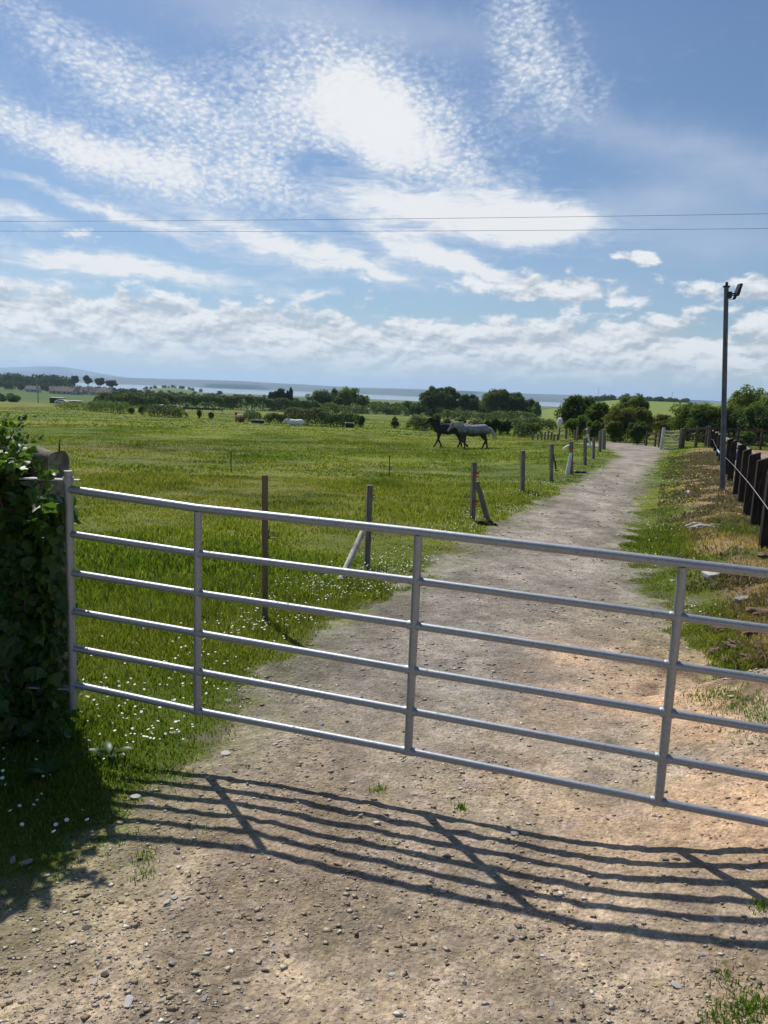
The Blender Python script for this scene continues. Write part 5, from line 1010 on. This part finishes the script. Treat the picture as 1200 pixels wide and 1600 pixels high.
walkB = [(.50, .47, .48, .15, .52, .06), (.56, .47, .30, .24, .20, .18), (-.82, .53, -.62, .16, -.56, .06), (-.92, .52, -1.02, .18, -1.0, .07)]
def place_h(px, py, dep=None):
    return G(px, py)
gb = G(690, 698); gg = G(733, 701)
horse(gb + [.30, 0, 0], math.pi + .30, M_blackcoat, M_hairb, 'black horse walking left with its neck raised, beyond the grey horse', (1.14, 0, 1.60), (1.50, 0, 1.34), (.96, 0, 1.48), walkA, sc=.97, tail=((-1.02, 0, 1.22), (-1.1, 0, .95), (-1.1, 0, .6)))
horse(gg + [.1, -.3, 0], math.pi + .28, M_greycoat, M_hairw, 'dappled grey horse with a pale tail walking left', (1.22, 0, 1.38), (1.50, 0, 1.00), (.98, 0, 1.38), walkB, sc=.96, tail=((-1.02, 0, 1.26), (-1.28, 0, .98), (-1.52, 0, .62)))
lie = [(.75, .70, .55, .66, .50, .68), (.78, .70, .6, .66, .55, .68), (-.5, .72, -.35, .68, -.3, .68), (-.5, .72, -.35, .68, -.3, .68)]
gw = P3(*At(461, 664, 88)[:2]); horse(gw - [0, 0, .05], math.pi + .15, M_whitecoat, M_hairw, 'white horse resting in front of the dark hedge', (1.15, 0, .62), (1.45, 0, .34), (.98, 0, .62), lie, lying=True, tail=((-1.02, 0, 1.1), (-1.08, 0, .9), (-1.08, 0, .72)))
gw = P3(*At(374, 660, 92)[:2]); horse(gw - [0, 0, .0], math.pi - 1.05, M_chest, M_hairc, 'chestnut brown horse resting at the left of the dark hedges', (1.05, 0, .75), (1.25, 0, .42), (.95, 0, .78), lie, lying=True, sc=1.2, tail=((-1.02, 0, 1.1), (-1.08, 0, .9), (-1.08, 0, .72)))
graze = [(.60, .48, .62, .15, .66, .06), (.50, .46, .46, .15, .5, .06), (-.86, .52, -.80, .16, -.74, .06), (-.90, .52, -.90, .16, -.86, .06)]
gw = P3(*At(251, 643, 165)[:2]); horse(gw, math.pi + .3, M_pie1, M_hairb, 'black and white horse grazing behind the short hedge', (1.2, 0, .62), (1.38, 0, .22), (1.0, 0, .95), graze)
gw = P3(*At(273, 643, 165)[:2]); horse(gw, math.pi - .6, M_pie2, M_hairw, 'mostly white horse grazing right of the black and white one', (1.2, 0, .62), (1.38, 0, .22), (1.0, 0, .95), graze)
# trough, tub, distant rail
def trough(px, py, dep, d, mt, rim, label, name):
    g = P3(*At(px, py, dep)[:2]); t = empty(name, g, .1, label, name.replace('_', ' ')); L, D, H = d; mb = MB(); w = .05
    for c, s in (((0, -D / 2 + w / 2, H / 2), (L, w, H)), ((0, D / 2 - w / 2, H / 2), (L, w, H)), ((-L / 2 + w / 2, 0, H / 2), (w, D - 2 * w, H)), ((L / 2 - w / 2, 0, H / 2), (w, D - 2 * w, H)), ((0, 0, .06), (L - 2 * w, D - 2 * w, .05))): mb.box(c, s)
    mb.build('tub', mt, t); mb = MB()
    for s in (-1, 1): mb.box((0, s * (D / 2 + .01), H + .02), (L + .08, .07, .04)); mb.box((s * (L / 2 + .01), 0, H + .022), (.07, D - .06, .036))
    mb.build('rim', rim, t)
trough(403, 659, 90, (1.4, .6, .35), M_dark, M_shedroof, 'pale rimmed water trough between the chestnut and white horses', 'water_trough')
trough(546, 667, 82, (.85, .6, .50), M_blackp, M_shedroof, 'black tub with a pale rim at the right end of the dark hedge', 'feed_tub')
rails([HP(x_, 175) for x_ in (286, 300, 316, 333, 348)], (.75, .45), M_dark, 'low dark rail jump behind the paddock hedges', .14, .95, .06, .16, 'rail_barrier')
# ------------------------------------------------------------------ haze
def haze():
    me = bpy.data.meshes.new('haze'); x0, x1, y0, y1, z0, z1 = -17500, 17500, -320, 15500, -62, 200
    V = [(x, y, z) for x in (x0, x1) for y in (y0, y1) for z in (z0, z1)]; me.from_pydata(V, [], [(0, 1, 3, 2), (4, 6, 7, 5), (0, 4, 5, 1), (2, 3, 7, 6), (0, 2, 6, 4), (1, 5, 7, 3)]); m = bpy.data.materials.new('haze_air'); m.use_nodes = True; nt = m.node_tree; nt.nodes.clear()
    v = nt.nodes.new('ShaderNodeVolumePrincipled'); v.inputs['Color'].default_value = (.55, .75, 1.0, 1); v.inputs['Density'].default_value = 1.1e-4; v.inputs['Anisotropy'].default_value = .3; o = nt.nodes.new('ShaderNodeOutputMaterial'); nt.links.new(v.outputs[0], o.inputs['Volume'])
    tag(link('haze', me, m), 'pale blue haze over the distant land', 'haze', kind='stuff')
haze()
S.cycles.volume_bounces = 1; S.cycles.max_bounces = 8; S.cycles.transparent_max_bounces = 8
